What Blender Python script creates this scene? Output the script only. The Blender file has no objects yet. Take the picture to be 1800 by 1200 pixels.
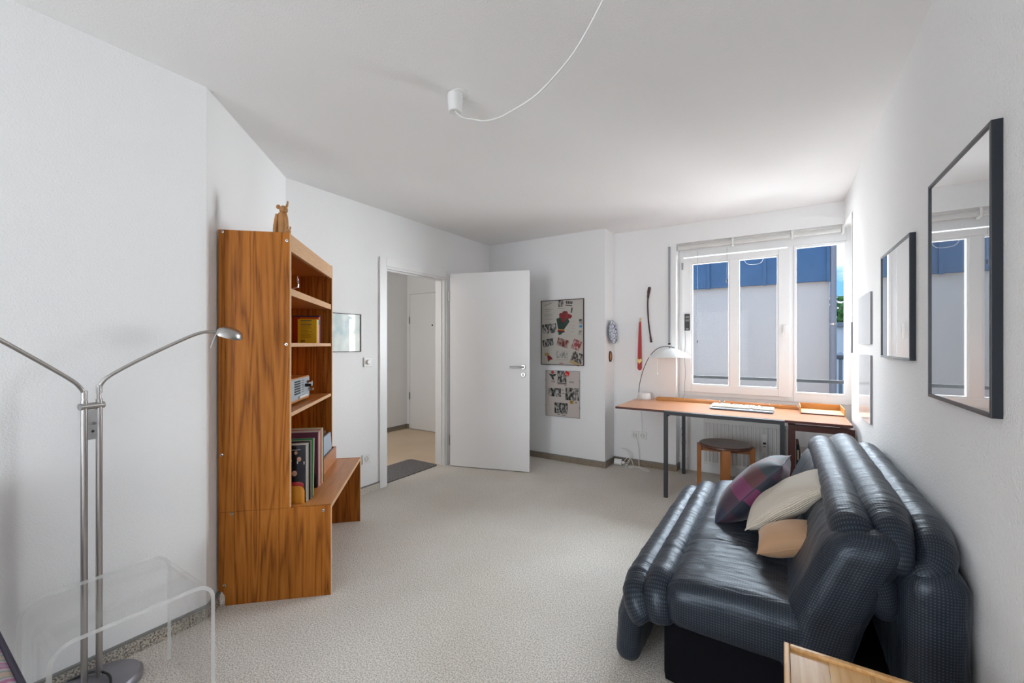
import bpy, bmesh, math, random
from math import sin, cos, pi, radians, sqrt
from mathutils import Vector, Matrix, noise

random.seed(7)
S = bpy.context.scene
COL = S.collection

# ------------------------------------------------------------------ camera
cam_d = bpy.data.cameras.new('camera')
cam_d.sensor_width = 36.0
cam_d.sensor_fit = 'HORIZONTAL'
cam_d.lens = 36.0 * 740.0 / 1800.0
cam_d.shift_y = 5.0 / 1800.0
cam_d.clip_start = 0.02
cam = bpy.data.objects.new('camera', cam_d)
COL.objects.link(cam)
cam.location = (0.0, 0.0, 1.29)
cam.rotation_euler = (radians(90), 0.0, math.atan(473.0 / 740.0))
S.camera = cam

# ------------------------------------------------------------------ world, exposure
S.view_settings.view_transform = 'Standard'
S.view_settings.look = 'None'
S.view_settings.gamma = 1.0
S.view_settings.use_curve_mapping = False
S.view_settings.exposure = 0.72
try:
    S.cycles.use_denoising = True
    S.cycles.max_bounces = 10
    S.cycles.diffuse_bounces = 5
    S.cycles.glossy_bounces = 4
    S.cycles.transmission_bounces = 8
    S.cycles.transparent_max_bounces = 16
    S.cycles.caustics_reflective = False
    S.cycles.caustics_refractive = False
    S.cycles.sample_clamp_indirect = 4.0
except Exception:
    pass

world = bpy.data.worlds.new('sky')
S.world = world
world.use_nodes = True
wn = world.node_tree
wn.nodes.clear()
w_out = wn.nodes.new('ShaderNodeOutputWorld')
w_bg = wn.nodes.new('ShaderNodeBackground')
w_tc = wn.nodes.new('ShaderNodeTexCoord')
w_map = wn.nodes.new('ShaderNodeMapping')
w_map.inputs['Scale'].default_value = (3.0, 3.0, 8.0)
w_noise = wn.nodes.new('ShaderNodeTexNoise')
w_noise.inputs['Scale'].default_value = 1.6
w_noise.inputs['Detail'].default_value = 5.0
w_ramp = wn.nodes.new('ShaderNodeValToRGB')
w_ramp.color_ramp.elements[0].position = 0.48
w_ramp.color_ramp.elements[0].color = (0.16, 0.42, 0.86, 1)
w_ramp.color_ramp.elements[1].position = 0.62
w_ramp.color_ramp.elements[1].color = (0.92, 0.95, 1.0, 1)
wn.links.new(w_tc.outputs['Generated'], w_map.inputs['Vector'])
wn.links.new(w_map.outputs['Vector'], w_noise.inputs['Vector'])
wn.links.new(w_noise.outputs['Fac'], w_ramp.inputs['Fac'])
wn.links.new(w_ramp.outputs['Color'], w_bg.inputs['Color'])
w_bg.inputs['Strength'].default_value = 1.0
wn.links.new(w_bg.outputs['Background'], w_out.inputs['Surface'])


def area_light(name, loc, target, sx, sy, power, color=(1, 1, 1)):
    d = bpy.data.lights.new(name, 'AREA')
    d.shape = 'RECTANGLE'
    d.size = sx
    d.size_y = sy
    d.energy = power
    d.color = color
    o = bpy.data.objects.new(name, d)
    COL.objects.link(o)
    o.location = loc
    o.rotation_euler = (Vector(target) - Vector(loc)).to_track_quat('-Z', 'Y').to_euler()
    return o


# fill panels added outside the front window, out of view; then rear window daylight
area_light('fill_panel_top', (-0.3, 8.0, 4.5), (-0.3, 0.0, 4.5), 3.6, 2.4, 900, (0.82, 0.91, 1.0))
area_light('fill_panel_low', (-0.3, 7.8, -0.85), (-0.3, 0.0, -0.85), 3.6, 2.2, 125, (0.97, 0.99, 1.0))
area_light('fill_panel_right', (3.5, 8.2, 1.9), (3.5, 0.0, 1.9), 3.4, 3.8, 1200, (0.93, 0.97, 1.0))
area_light('fill_panel_left', (-3.6, 7.6, 1.6), (-3.6, 0.0, 1.6), 3.0, 3.2, 640, (0.93, 0.97, 1.0))
area_light('daylight_rear_window', (-1.45, -4.32, 1.35), (-1.45, 0.0, 1.35), 1.3, 1.8, 62, (0.95, 0.98, 1.0))
area_light('hall_fill', (-4.0, 1.3, 1.8), (-4.2, 4.6, 1.2), 1.0, 1.0, 9, (1.0, 0.97, 0.93))  # unseen fill added to brighten the hall, no known source there


# ------------------------------------------------------------------ materials
MATS = {}


def new_mat(name):
    m = bpy.data.materials.new(name)
    m.use_nodes = True
    nt = m.node_tree
    b = nt.nodes.get('Principled BSDF')
    MATS[name] = m
    return m, nt, b


def setp(b, **k):
    names = {'rough': 'Roughness', 'metal': 'Metallic', 'spec': 'Specular IOR Level', 'coat': 'Coat Weight',
             'coatr': 'Coat Roughness', 'sheen': 'Sheen Weight', 'trans': 'Transmission Weight', 'ior': 'IOR', 'alpha': 'Alpha'}
    for a, v in k.items():
        b.inputs[names[a]].default_value = v


def plain(name, col, rough=0.5, bump=None, vary=0.0, **k):
    m, nt, b = new_mat(name)
    b.inputs['Base Color'].default_value = (*col, 1)
    setp(b, rough=rough, **k)
    tc = nt.nodes.new('ShaderNodeTexCoord')
    if vary:
        n = nt.nodes.new('ShaderNodeTexNoise')
        n.inputs['Scale'].default_value = 6.0
        n.inputs['Detail'].default_value = 4.0
        nt.links.new(tc.outputs['Object'], n.inputs['Vector'])
        r = nt.nodes.new('ShaderNodeValToRGB')
        r.color_ramp.elements[0].position = 0.3
        r.color_ramp.elements[1].position = 0.7
        r.color_ramp.elements[0].color = (*[c * (1 - vary) for c in col], 1)
        r.color_ramp.elements[1].color = (*[min(1, c * (1 + vary)) for c in col], 1)
        nt.links.new(n.outputs['Fac'], r.inputs['Fac'])
        nt.links.new(r.outputs['Color'], b.inputs['Base Color'])
    if bump:
        sc, st, dist = bump
        n = nt.nodes.new('ShaderNodeTexNoise')
        n.inputs['Scale'].default_value = sc
        n.inputs['Detail'].default_value = 3.0
        nt.links.new(tc.outputs['Object'], n.inputs['Vector'])
        bp = nt.nodes.new('ShaderNodeBump')
        bp.inputs['Strength'].default_value = st
        bp.inputs['Distance'].default_value = dist
        nt.links.new(n.outputs['Fac'], bp.inputs['Height'])
        nt.links.new(bp.outputs['Normal'], b.inputs['Normal'])
    return m


def wallpaper(name, col, scale, strength):
    """white-painted woodchip paper: bump of sparse grains"""
    m, nt, b = new_mat(name)
    b.inputs['Base Color'].default_value = (*col, 1)
    setp(b, rough=0.75, spec=0.25)
    tc = nt.nodes.new('ShaderNodeTexCoord')
    n = nt.nodes.new('ShaderNodeTexNoise')
    n.inputs['Scale'].default_value = scale
    n.inputs['Detail'].default_value = 2.0
    v = nt.nodes.new('ShaderNodeTexVoronoi')
    v.inputs['Scale'].default_value = scale * 0.55
    r = nt.nodes.new('ShaderNodeMapRange')
    r.inputs['From Min'].default_value = 0.0
    r.inputs['From Max'].default_value = 0.28
    r.inputs['To Min'].default_value = 1.0
    r.inputs['To Max'].default_value = 0.0
    a = nt.nodes.new('ShaderNodeMath')
    a.operation = 'MULTIPLY_ADD'
    a.inputs[1].default_value = 0.55
    bp = nt.nodes.new('ShaderNodeBump')
    bp.inputs['Strength'].default_value = strength
    bp.inputs['Distance'].default_value = 0.004
    nt.links.new(tc.outputs['Object'], n.inputs['Vector'])
    nt.links.new(tc.outputs['Object'], v.inputs['Vector'])
    nt.links.new(v.outputs['Distance'], r.inputs['Value'])
    nt.links.new(r.outputs['Result'], a.inputs[0])
    nt.links.new(n.outputs['Fac'], a.inputs[2])
    nt.links.new(a.outputs[0], bp.inputs['Height'])
    nt.links.new(bp.outputs['Normal'], b.inputs['Normal'])
    return m


def wood(name, dark, mid, light, rough=0.4, axis='z', scale=1.0, spec=0.5, figure=0.35):
    m, nt, b = new_mat(name)
    setp(b, rough=rough, spec=spec)
    tc = nt.nodes.new('ShaderNodeTexCoord')
    mp = nt.nodes.new('ShaderNodeMapping')
    s = {'x': (0.5, 9, 9), 'y': (9, 0.5, 9), 'z': (9, 9, 0.5)}[axis]
    mp.inputs['Scale'].default_value = [v * scale for v in s]
    nt.links.new(tc.outputs['Object'], mp.inputs['Vector'])
    n1 = nt.nodes.new('ShaderNodeTexNoise')
    n1.inputs['Scale'].default_value = 1.1
    n1.inputs['Detail'].default_value = 2.0
    n1.inputs['Distortion'].default_value = 0.3
    nt.links.new(mp.outputs['Vector'], n1.inputs['Vector'])
    # contour lines of a smooth field give the cathedral figure
    mu = nt.nodes.new('ShaderNodeMath')
    mu.operation = 'MULTIPLY'
    mu.inputs[1].default_value = 9.0
    fr = nt.nodes.new('ShaderNodeMath')
    fr.operation = 'PINGPONG'
    fr.inputs[1].default_value = 0.5
    nt.links.new(n1.outputs['Fac'], mu.inputs[0])
    nt.links.new(mu.outputs[0], fr.inputs[0])
    n2 = nt.nodes.new('ShaderNodeTexNoise')
    n2.inputs['Scale'].default_value = 14.0
    n2.inputs['Detail'].default_value = 3.0
    nt.links.new(mp.outputs['Vector'], n2.inputs['Vector'])
    ad = nt.nodes.new('ShaderNodeMath')
    ad.operation = 'MULTIPLY_ADD'
    ad.inputs[1].default_value = figure * 2
    nt.links.new(fr.outputs[0], ad.inputs[0])
    m2 = nt.nodes.new('ShaderNodeMath')
    m2.operation = 'MULTIPLY'
    m2.inputs[1].default_value = 1.0 - figure
    nt.links.new(n2.outputs['Fac'], m2.inputs[0])
    nt.links.new(m2.outputs[0], ad.inputs[2])
    r = nt.nodes.new('ShaderNodeValToRGB')
    e = r.color_ramp.elements
    e[0].position, e[0].color = 0.2, (*dark, 1)
    e[1].position, e[1].color = 0.8, (*light, 1)
    e.new(0.48).color = (*mid, 1)
    nt.links.new(ad.outputs[0], r.inputs['Fac'])
    nt.links.new(r.outputs['Color'], b.inputs['Base Color'])
    return m


def thin_glass(name, tint=(0.97, 0.98, 0.98), ior=1.5, extra=0.035):
    m, nt, b = new_mat(name)
    nt.nodes.remove(b)
    out = nt.nodes['Material Output']
    t = nt.nodes.new('ShaderNodeBsdfTransparent')
    t.inputs['Color'].default_value = (*tint, 1)
    g = nt.nodes.new('ShaderNodeBsdfGlossy')
    g.inputs['Roughness'].default_value = 0.02
    lw = nt.nodes.new('ShaderNodeLayerWeight')
    lw.inputs['Blend'].default_value = 0.5
    pw_ = nt.nodes.new('ShaderNodeMath')
    pw_.operation = 'POWER'
    pw_.inputs[1].default_value = 4.0
    f = nt.nodes.new('ShaderNodeMath')
    f.operation = 'MULTIPLY_ADD'
    f.inputs[1].default_value = ior - 1.0
    f.inputs[2].default_value = extra
    nt.links.new(lw.outputs['Facing'], pw_.inputs[0])
    nt.links.new(pw_.outputs[0], f.inputs[0])
    mx = nt.nodes.new('ShaderNodeMixShader')
    nt.links.new(f.outputs[0], mx.inputs['Fac'])
    nt.links.new(t.outputs[0], mx.inputs[1])
    nt.links.new(g.outputs[0], mx.inputs[2])
    nt.links.new(mx.outputs[0], out.inputs['Surface'])
    return m


def photo_print(name, seed, dark=(0.01, 0.01, 0.012), light=(0.5, 0.48, 0.44), scale=34.0, cut=0.52):
    """a printed snapshot: blotches of dark figures on a paler ground"""
    m, nt, b = new_mat(name)
    setp(b, rough=0.35)
    tc = nt.nodes.new('ShaderNodeTexCoord')
    mp = nt.nodes.new('ShaderNodeMapping')
    mp.inputs['Location'].default_value = (seed * 3.1, seed * 1.7, seed * 2.3)
    mp.inputs['Scale'].default_value = (1.6, 1, 0.8)
    n = nt.nodes.new('ShaderNodeTexNoise')
    n.inputs['Scale'].default_value = scale
    n.inputs['Detail'].default_value = 3.0
    r = nt.nodes.new('ShaderNodeValToRGB')
    r.color_ramp.elements[0].position = cut - 0.10
    r.color_ramp.elements[0].color = (*dark, 1)
    r.color_ramp.elements[1].position = cut + 0.14
    r.color_ramp.elements[1].color = (*light, 1)
    nt.links.new(tc.outputs['Object'], mp.inputs['Vector'])
    nt.links.new(mp.outputs['Vector'], n.inputs['Vector'])
    nt.links.new(n.outputs['Fac'], r.inputs['Fac'])
    nt.links.new(r.outputs['Color'], b.inputs['Base Color'])
    return m


def houndstooth(name):
    """satin quilt cover: small dark check, woven in two greys (uv in metres)"""
    m, nt, b = new_mat(name)
    setp(b, rough=0.40, spec=0.48, sheen=0.04)
    b.inputs['Specular Tint'].default_value = (0.80, 0.90, 1.0, 1)
    b.inputs['Sheen Roughness'].default_value = 0.35
    b.inputs['Sheen Tint'].default_value = (0.72, 0.82, 1.0, 1)
    uv = nt.nodes.new('ShaderNodeUVMap')
    sp = nt.nodes.new('ShaderNodeSeparateXYZ')
    nt.links.new(uv.outputs['UV'], sp.inputs[0])
    outs = []
    for i in range(2):
        mu = nt.nodes.new('ShaderNodeMath')
        mu.operation = 'MULTIPLY'
        mu.inputs[1].default_value = 2 * pi / 0.0085
        sn = nt.nodes.new('ShaderNodeMath')
        sn.operation = 'SINE'
        mr = nt.nodes.new('ShaderNodeMapRange')
        mr.inputs['From Min'].default_value = -0.25
        mr.inputs['From Max'].default_value = 0.55
        nt.links.new(sp.outputs[i], mu.inputs[0])
        nt.links.new(mu.outputs[0], sn.inputs[0])
        nt.links.new(sn.outputs[0], mr.inputs['Value'])
        outs.append(mr.outputs['Result'])
    av = nt.nodes.new('ShaderNodeMath')
    av.operation = 'MULTIPLY'
    nt.links.new(outs[0], av.inputs[0])
    nt.links.new(outs[1], av.inputs[1])
    r = nt.nodes.new('ShaderNodeValToRGB')
    r.color_ramp.elements[0].color = (0.007, 0.010, 0.017, 1)
    r.color_ramp.elements[1].color = (0.046, 0.056, 0.076, 1)
    nt.links.new(av.outputs[0], r.inputs['Fac'])
    nt.links.new(r.outputs['Color'], b.inputs['Base Color'])
    tc = nt.nodes.new('ShaderNodeTexCoord')
    mp = nt.nodes.new('ShaderNodeMapping')
    mp.inputs['Scale'].default_value = (7.0, 34.0, 7.0)
    mp.inputs['Rotation'].default_value = (0.12, 0.0, 0.15)
    n = nt.nodes.new('ShaderNodeTexNoise')
    n.inputs['Scale'].default_value = 1.0
    n.inputs['Detail'].default_value = 4.0
    n.inputs['Distortion'].default_value = 0.8
    bp = nt.nodes.new('ShaderNodeBump')
    bp.inputs['Strength'].default_value = 0.55
    bp.inputs['Distance'].default_value = 0.012
    nt.links.new(tc.outputs['Object'], mp.inputs['Vector'])
    nt.links.new(mp.outputs['Vector'], n.inputs['Vector'])
    nt.links.new(n.outputs['Fac'], bp.inputs['Height'])
    nt.links.new(bp.outputs['Normal'], b.inputs['Normal'])
    return m


def patchwork(name):
    m, nt, b = new_mat(name)
    setp(b, rough=0.6, sheen=0.3)
    uv = nt.nodes.new('ShaderNodeUVMap')
    mp = nt.nodes.new('ShaderNodeMapping')
    mp.inputs['Scale'].default_value = (5.0, 4.0, 1)
    mp.inputs['Location'].default_value = (3.0, 11.0, 0)
    fl = nt.nodes.new('ShaderNodeVectorMath')
    fl.operation = 'FLOOR'
    wn_ = nt.nodes.new('ShaderNodeTexWhiteNoise')
    wn_.noise_dimensions = '2D'
    r = nt.nodes.new('ShaderNodeValToRGB')
    r.color_ramp.interpolation = 'CONSTANT'
    e = r.color_ramp.elements
    pal = [(0.012, 0.018, 0.045), (0.045, 0.02, 0.04), (0.02, 0.03, 0.07), (0.16, 0.025, 0.09), (0.02, 0.035, 0.045),
           (0.09, 0.025, 0.03), (0.012, 0.016, 0.03), (0.06, 0.10, 0.125)]
    e[0].position, e[0].color = 0, (*pal[0], 1)
    e[1].position, e[1].color = 1 / 8, (*pal[1], 1)
    for i in range(2, 8):
        e.new(i / 8).color = (*pal[i], 1)
    nt.links.new(uv.outputs['UV'], mp.inputs['Vector'])
    nt.links.new(mp.outputs['Vector'], fl.inputs[0])
    nt.links.new(fl.outputs['Vector'], wn_.inputs['Vector'])
    nt.links.new(wn_.outputs['Value'], r.inputs['Fac'])
    nt.links.new(r.outputs['Color'], b.inputs['Base Color'])
    return m


def ribbed(name, col):
    m, nt, b = new_mat(name)
    b.inputs['Base Color'].default_value = (*col, 1)
    setp(b, rough=0.85, sheen=0.3)
    uv = nt.nodes.new('ShaderNodeUVMap')
    wv = nt.nodes.new('ShaderNodeTexWave')
    wv.bands_direction = 'Y'
    wv.inputs['Scale'].default_value = 30.0
    bp = nt.nodes.new('ShaderNodeBump')
    bp.inputs['Strength'].default_value = 0.7
    bp.inputs['Distance'].default_value = 0.004
    nt.links.new(uv.outputs['UV'], wv.inputs['Vector'])
    nt.links.new(wv.outputs['Fac'], bp.inputs['Height'])
    nt.links.new(bp.outputs['Normal'], b.inputs['Normal'])
    return m


def carpet(name, a, c, scale=170.0):
    m, nt, b = new_mat(name)
    setp(b, rough=0.95, spec=0.1, sheen=0.15)
    tc = nt.nodes.new('ShaderNodeTexCoord')
    n = nt.nodes.new('ShaderNodeTexNoise')
    n.inputs['Scale'].default_value = scale
    n.inputs['Detail'].default_value = 2.0
    n2 = nt.nodes.new('ShaderNodeTexNoise')
    n2.inputs['Scale'].default_value = 1.6
    n2.inputs['Detail'].default_value = 4.0
    r = nt.nodes.new('ShaderNodeValToRGB')
    r.color_ramp.elements[0].position = 0.34
    r.color_ramp.elements[0].color = (*a, 1)
    r.color_ramp.elements[1].position = 0.62
    r.color_ramp.elements[1].color = (*c, 1)
    r2 = nt.nodes.new('ShaderNodeValToRGB')
    r2.color_ramp.elements[0].position = 0.3
    r2.color_ramp.elements[0].color = (0.9, 0.88, 0.84, 1)
    r2.color_ramp.elements[1].position = 0.65
    r2.color_ramp.elements[1].color = (1, 1, 1, 1)
    mx = nt.nodes.new('ShaderNodeMix')
    mx.data_type = 'RGBA'
    mx.blend_type = 'MULTIPLY'
    mx.inputs['Factor'].default_value = 1.0
    bp = nt.nodes.new('ShaderNodeBump')
    bp.inputs['Strength'].default_value = 0.8
    bp.inputs['Distance'].default_value = 0.006
    nt.links.new(tc.outputs['Object'], n.inputs['Vector'])
    nt.links.new(tc.outputs['Object'], n2.inputs['Vector'])
    nt.links.new(n.outputs['Fac'], r.inputs['Fac'])
    nt.links.new(n2.outputs['Fac'], r2.inputs['Fac'])
    nt.links.new(r.outputs['Color'], mx.inputs['A'])
    nt.links.new(r2.outputs['Color'], mx.inputs['B'])
    nt.links.new(mx.outputs['Result'], b.inputs['Base Color'])
    nt.links.new(n.outputs['Fac'], bp.inputs['Height'])
    nt.links.new(bp.outputs['Normal'], b.inputs['Normal'])
    return m


def wave_fabric(name):
    m, nt, b = new_mat(name)
    setp(b, rough=0.9, sheen=0.3)
    tc = nt.nodes.new('ShaderNodeTexCoord')
    n = nt.nodes.new('ShaderNodeTexNoise')
    n.inputs['Scale'].default_value = 9.0
    n.inputs['Detail'].default_value = 3.0
    wv = nt.nodes.new('ShaderNodeTexWave')
    wv.bands_direction = 'X'
    wv.inputs['Scale'].default_value = 3.0
    wv.inputs['Distortion'].default_value = 6.0
    wv.inputs['Detail'].default_value = 2.0
    r = nt.nodes.new('ShaderNodeValToRGB')
    e = r.color_ramp.elements
    pal = [(0.12, 0.12, 0.22), (0.3, 0.34, 0.42), (0.32, 0.06, 0.18), (0.4, 0.38, 0.42), (0.14, 0.2, 0.17), (0.42, 0.3, 0.22), (0.1, 0.1, 0.2)]
    e[0].position, e[0].color = 0, (*pal[0], 1)
    e[1].position, e[1].color = 1, (*pal[-1], 1)
    for i in range(1, 6):
        e.new(i / 6).color = (*pal[i], 1)
    ad = nt.nodes.new('ShaderNodeMath')
    ad.operation = 'MULTIPLY_ADD'
    ad.inputs[1].default_value = 0.6
    m2 = nt.nodes.new('ShaderNodeMath')
    m2.operation = 'MULTIPLY'
    m2.inputs[1].default_value = 0.5
    nt.links.new(tc.outputs['Object'], n.inputs['Vector'])
    nt.links.new(tc.outputs['Object'], wv.inputs['Vector'])
    nt.links.new(wv.outputs['Fac'], ad.inputs[0])
    nt.links.new(n.outputs['Fac'], m2.inputs[0])
    nt.links.new(m2.outputs[0], ad.inputs[2])
    nt.links.new(ad.outputs[0], r.inputs['Fac'])
    nt.links.new(r.outputs['Color'], b.inputs['Base Color'])
    return m


M_wall = wallpaper('wall_paint', (0.865, 0.865, 0.865), 150, 0.30)
M_wallr = wallpaper('wall_paint_coarse', (0.865, 0.865, 0.865), 150, 0.55)
M_ceil = wallpaper('ceiling_paint', (0.88, 0.88, 0.88), 120, 0.30)
M_white = plain('white_lacquer', (0.85, 0.85, 0.85), 0.35)
M_whitep = plain('white_plastic', (0.80, 0.80, 0.79), 0.4)
M_pvc = plain('window_frame_white', (0.82, 0.82, 0.82), 0.35)
M_carpet = carpet('carpet_beige', (0.44, 0.405, 0.36), (0.88, 0.83, 0.765))
M_hallc = carpet('carpet_tan', (0.58, 0.43, 0.29), (0.88, 0.71, 0.53))
M_skirt = carpet('skirting_carpet', (0.18, 0.14, 0.10), (0.40, 0.34, 0.27), 220)
M_skirtcap = plain('skirting_cap', (0.22, 0.22, 0.21), 0.6)
M_teak = wood('teak_side', (0.17, 0.050, 0.007), (0.37, 0.122, 0.016), (0.46, 0.165, 0.028), 0.5, 'z', 1.0, spec=0.15, figure=0.42)
M_teak2 = wood('teak_inner', (0.52, 0.17, 0.014), (0.70, 0.25, 0.026), (0.78, 0.31, 0.04), 0.45, 'z', 1.6, spec=0.25, figure=0.15)
M_teak3 = wood('teak_board', (0.36, 0.125, 0.024), (0.48, 0.18, 0.040), (0.55, 0.225, 0.06), 0.35, 'y', 1.4, figure=0.2)
M_edge = wood('light_edge', (0.52, 0.29, 0.14), (0.62, 0.36, 0.19), (0.70, 0.44, 0.25), 0.45, 'y', 2.0, figure=0.1)
M_desk = wood('desk_teak', (0.42, 0.165, 0.07), (0.51, 0.215, 0.095), (0.57, 0.255, 0.12), 0.26, 'x', 1.2, figure=0.2)
M_mahog = wood('mahogany', (0.055, 0.013, 0.007), (0.085, 0.020, 0.011), (0.11, 0.03, 0.016), 0.4, 'x', 1.5, figure=0.15)
M_tray = wood('tray_pine', (0.50, 0.21, 0.04), (0.62, 0.28, 0.065), (0.70, 0.34, 0.10), 0.4, 'x', 2.0, figure=0.12)
M_stool = wood('stool_wood', (0.26, 0.085, 0.02), (0.36, 0.13, 0.035), (0.44, 0.17, 0.05), 0.4, 'z', 1.5, figure=0.15)
M_stoolseat = wood('stool_seat', (0.06, 0.028, 0.02), (0.11, 0.05, 0.034), (0.17, 0.08, 0.055), 0.32, 'x', 1.0, figure=0.3)
M_oak = wood('table_oak', (0.50, 0.25, 0.08), (0.64, 0.36, 0.14), (0.72, 0.46, 0.22), 0.3, 'y', 0.9, figure=0.25)
M_carved = plain('carved_wood', (0.42, 0.20, 0.065), 0.6, bump=(60, 0.5, 0.004), vary=0.3)
M_steel = plain('brushed_steel', (0.46, 0.45, 0.44), 0.28, metal=1.0)
M_chrome = plain('chrome', (0.6, 0.6, 0.6), 0.12, metal=1.0)
M_basem = plain('lamp_base_metal', (0.26, 0.25, 0.275), 0.38, metal=0.5, vary=0.12)
M_dark = plain('dark_metal', (0.022, 0.023, 0.026), 0.45)
M_black = plain('black', (0.008, 0.008, 0.009), 0.5)
M_frame = plain('frame_black', (0.008, 0.011, 0.018), 0.4)
M_navy = plain('sofa_base_black', (0.005, 0.005, 0.007), 0.95, spec=0.1)
M_sofa = houndstooth('quilt_houndstooth')
M_patch = patchwork('cushion_patchwork')
M_cream = ribbed('cushion_cream_ribbed', (0.72, 0.64, 0.53))
M_tan = plain('cushion_tan', (0.46, 0.27, 0.15), 0.75, bump=(40, 0.3, 0.004), sheen=0.2)
M_chair = wave_fabric('chair_fabric')
M_pipe = plain('piping', (0.035, 0.03, 0.05), 0.8)
M_glass = thin_glass('window_glass', (0.98, 0.99, 0.99), 1.25, 0.003)
M_pglass = thin_glass('print_glass', (0.98, 0.99, 0.99), 1.2, 0.015)
M_acr = thin_glass('acrylic', (0.985, 0.985, 0.985), 1.22)
M_acre = plain('acrylic_edge', (0.78, 0.79, 0.78), 0.3, alpha=0.6)
M_cover = plain('picture_glass', (0.20, 0.215, 0.225), 0.02, spec=1.0, coat=1.0, coatr=0.01)
M_cover.node_tree.nodes['Principled BSDF'].inputs['IOR'].default_value = 2.4
M_coverw = plain('picture_glass_white', (0.86, 0.86, 0.86), 0.10, spec=0.4)
M_paper = plain('poster_paper', (0.50, 0.475, 0.43), 0.35)
M_paper2 = plain('poster_paper_rosy', (0.56, 0.50, 0.46), 0.35)
M_red = plain('print_red', (0.40, 0.015, 0.015), 0.5)
M_dred = plain('print_dark_red', (0.22, 0.012, 0.016), 0.5)
M_rose = plain('print_rose', (0.20, 0.022, 0.022), 0.5, vary=0.5)
M_green = plain('print_green', (0.018, 0.045, 0.032), 0.5, vary=0.4)
M_gold = plain('print_gold', (0.42, 0.25, 0.05), 0.5)
M_blue = plain('print_blue', (0.03, 0.25, 0.55), 0.5)
M_ink = plain('print_ink', (0.02, 0.02, 0.02), 0.6)
M_grey = plain('print_grey', (0.22, 0.21, 0.19), 0.6)
M_facade = plain('facade_render', (0.72, 0.67, 0.60), 0.9, bump=(60, 0.3, 0.01))
M_fascia = plain('fascia_blue', (0.064, 0.155, 0.285), 0.5, vary=0.08)
M_zinc = plain('zinc_pipe', (0.30, 0.30, 0.33), 0.45)
M_rad = plain('radiator_white', (0.72, 0.72, 0.70), 0.4)
M_shelfback = plain('panel_grey', (0.50, 0.50, 0.47), 0.6)
M_mat = carpet('door_mat', (0.03, 0.028, 0.03), (0.26, 0.24, 0.24), 120)
M_key = plain('key_beige', (0.62, 0.58, 0.46), 0.5)
M_kbd = plain('keyboard_body', (0.20, 0.25, 0.33), 0.5)
M_lampw = plain('lamp_white', (0.82, 0.82, 0.81), 0.35)
M_shoered = plain('red_lacquer', (0.40, 0.012, 0.012), 0.35)
M_brown = plain('dark_brown', (0.05, 0.012, 0.012), 0.45)
M_brass = plain('brass', (0.55, 0.38, 0.14), 0.35, metal=1.0)
M_orange = plain('orange_metal', (0.62, 0.24, 0.012), 0.35)
M_yellow = plain('book_yellow', (0.80, 0.55, 0.02), 0.45)
M_leaf = plain('leaf_green', (0.10, 0.22, 0.03), 0.7, vary=0.4)
M_bark = plain('bark', (0.10, 0.07, 0.05), 0.9)


# ------------------------------------------------------------------ mesh helpers
def link(name, data):
    o = bpy.data.objects.new(name, data)
    COL.objects.link(o)
    return o


def tag(o, label, cat=None, group=None, kind=None):
    o['label'] = label
    if cat:
        o['category'] = cat
    if group:
        o['group'] = group
    if kind:
        o['kind'] = kind
    return o


def thing(name, label, cat, loc=(0, 0, 0), rz=0.0, group=None):
    o = link(name, None)
    o.empty_display_size = 0.05
    o.location = loc
    o.rotation_euler = (0, 0, rz)
    return tag(o, label, cat, group)


def fin(name, bm, mat, parent=None, smooth=False, bev=0.0, world=None, auto=None):
    """bmesh -> one object; world = location to subtract (vertices given in world space)"""
    if world is not None:
        bmesh.ops.translate(bm, verts=bm.verts, vec=-Vector(world))
    if bev > 0:
        bmesh.ops.bevel(bm, geom=list(bm.edges), offset=bev, segments=2, profile=0.6, affect='EDGES', clamp_overlap=True)
    bmesh.ops.recalc_face_normals(bm, faces=bm.faces)
    me = bpy.data.meshes.new(name)
    bm.to_mesh(me)
    bm.free()
    for m in (mat if isinstance(mat, (list, tuple)) else [mat]):
        me.materials.append(m)
    if smooth:
        for p in me.polygons:
            p.use_smooth = True
        if auto:
            me.set_sharp_from_angle(angle=radians(auto))
    o = link(name, me)
    if parent:
        o.parent = parent
    return o


def add_box(bm, x0, x1, y0, y1, z0, z1, mat=None):
    v = [bm.verts.new(p) for p in ((x0, y0, z0), (x1, y0, z0), (x1, y1, z0), (x0, y1, z0), (x0, y0, z1), (x1, y0, z1), (x1, y1, z1), (x0, y1, z1))]
    fs = [bm.faces.new([v[i] for i in f]) for f in ((0, 3, 2, 1), (4, 5, 6, 7), (0, 1, 5, 4), (1, 2, 6, 5), (2, 3, 7, 6), (3, 0, 4, 7))]
    for f in fs:
        if mat is not None:
            f.material_index = mat
    if mat is not None and mat < 0:
        pass
    return v


def box(name, x0, x1, y0, y1, z0, z1, mat, parent=None, bev=0.0, world=None):
    bm = bmesh.new()
    add_box(bm, x0, x1, y0, y1, z0, z1)
    return fin(name, bm, mat, parent, bev=bev, world=world)


def boxes(name, lst, mat, parent=None, bev=0.0, world=None):
    bm = bmesh.new()
    for b in lst:
        add_box(bm, *b)
    return fin(name, bm, mat, parent, bev=bev, world=world)


def add_prism(bm, pts, ext):
    """pts: list of 3d points of a planar polygon, ext: extrusion vector"""
    ext = Vector(ext)
    a = [bm.verts.new(p) for p in pts]
    b = [bm.verts.new(Vector(p) + ext) for p in pts]
    n = len(pts)
    bm.faces.new(a)
    bm.faces.new(list(reversed(b)))
    for i in range(n):
        bm.faces.new((a[i], b[i], b[(i + 1) % n], a[(i + 1) % n]))


def prism(name, pts, ext, mat, parent=None, bev=0.0, world=None):
    bm = bmesh.new()
    add_prism(bm, pts, ext)
    return fin(name, bm, mat, parent, bev=bev, world=world)


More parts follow.
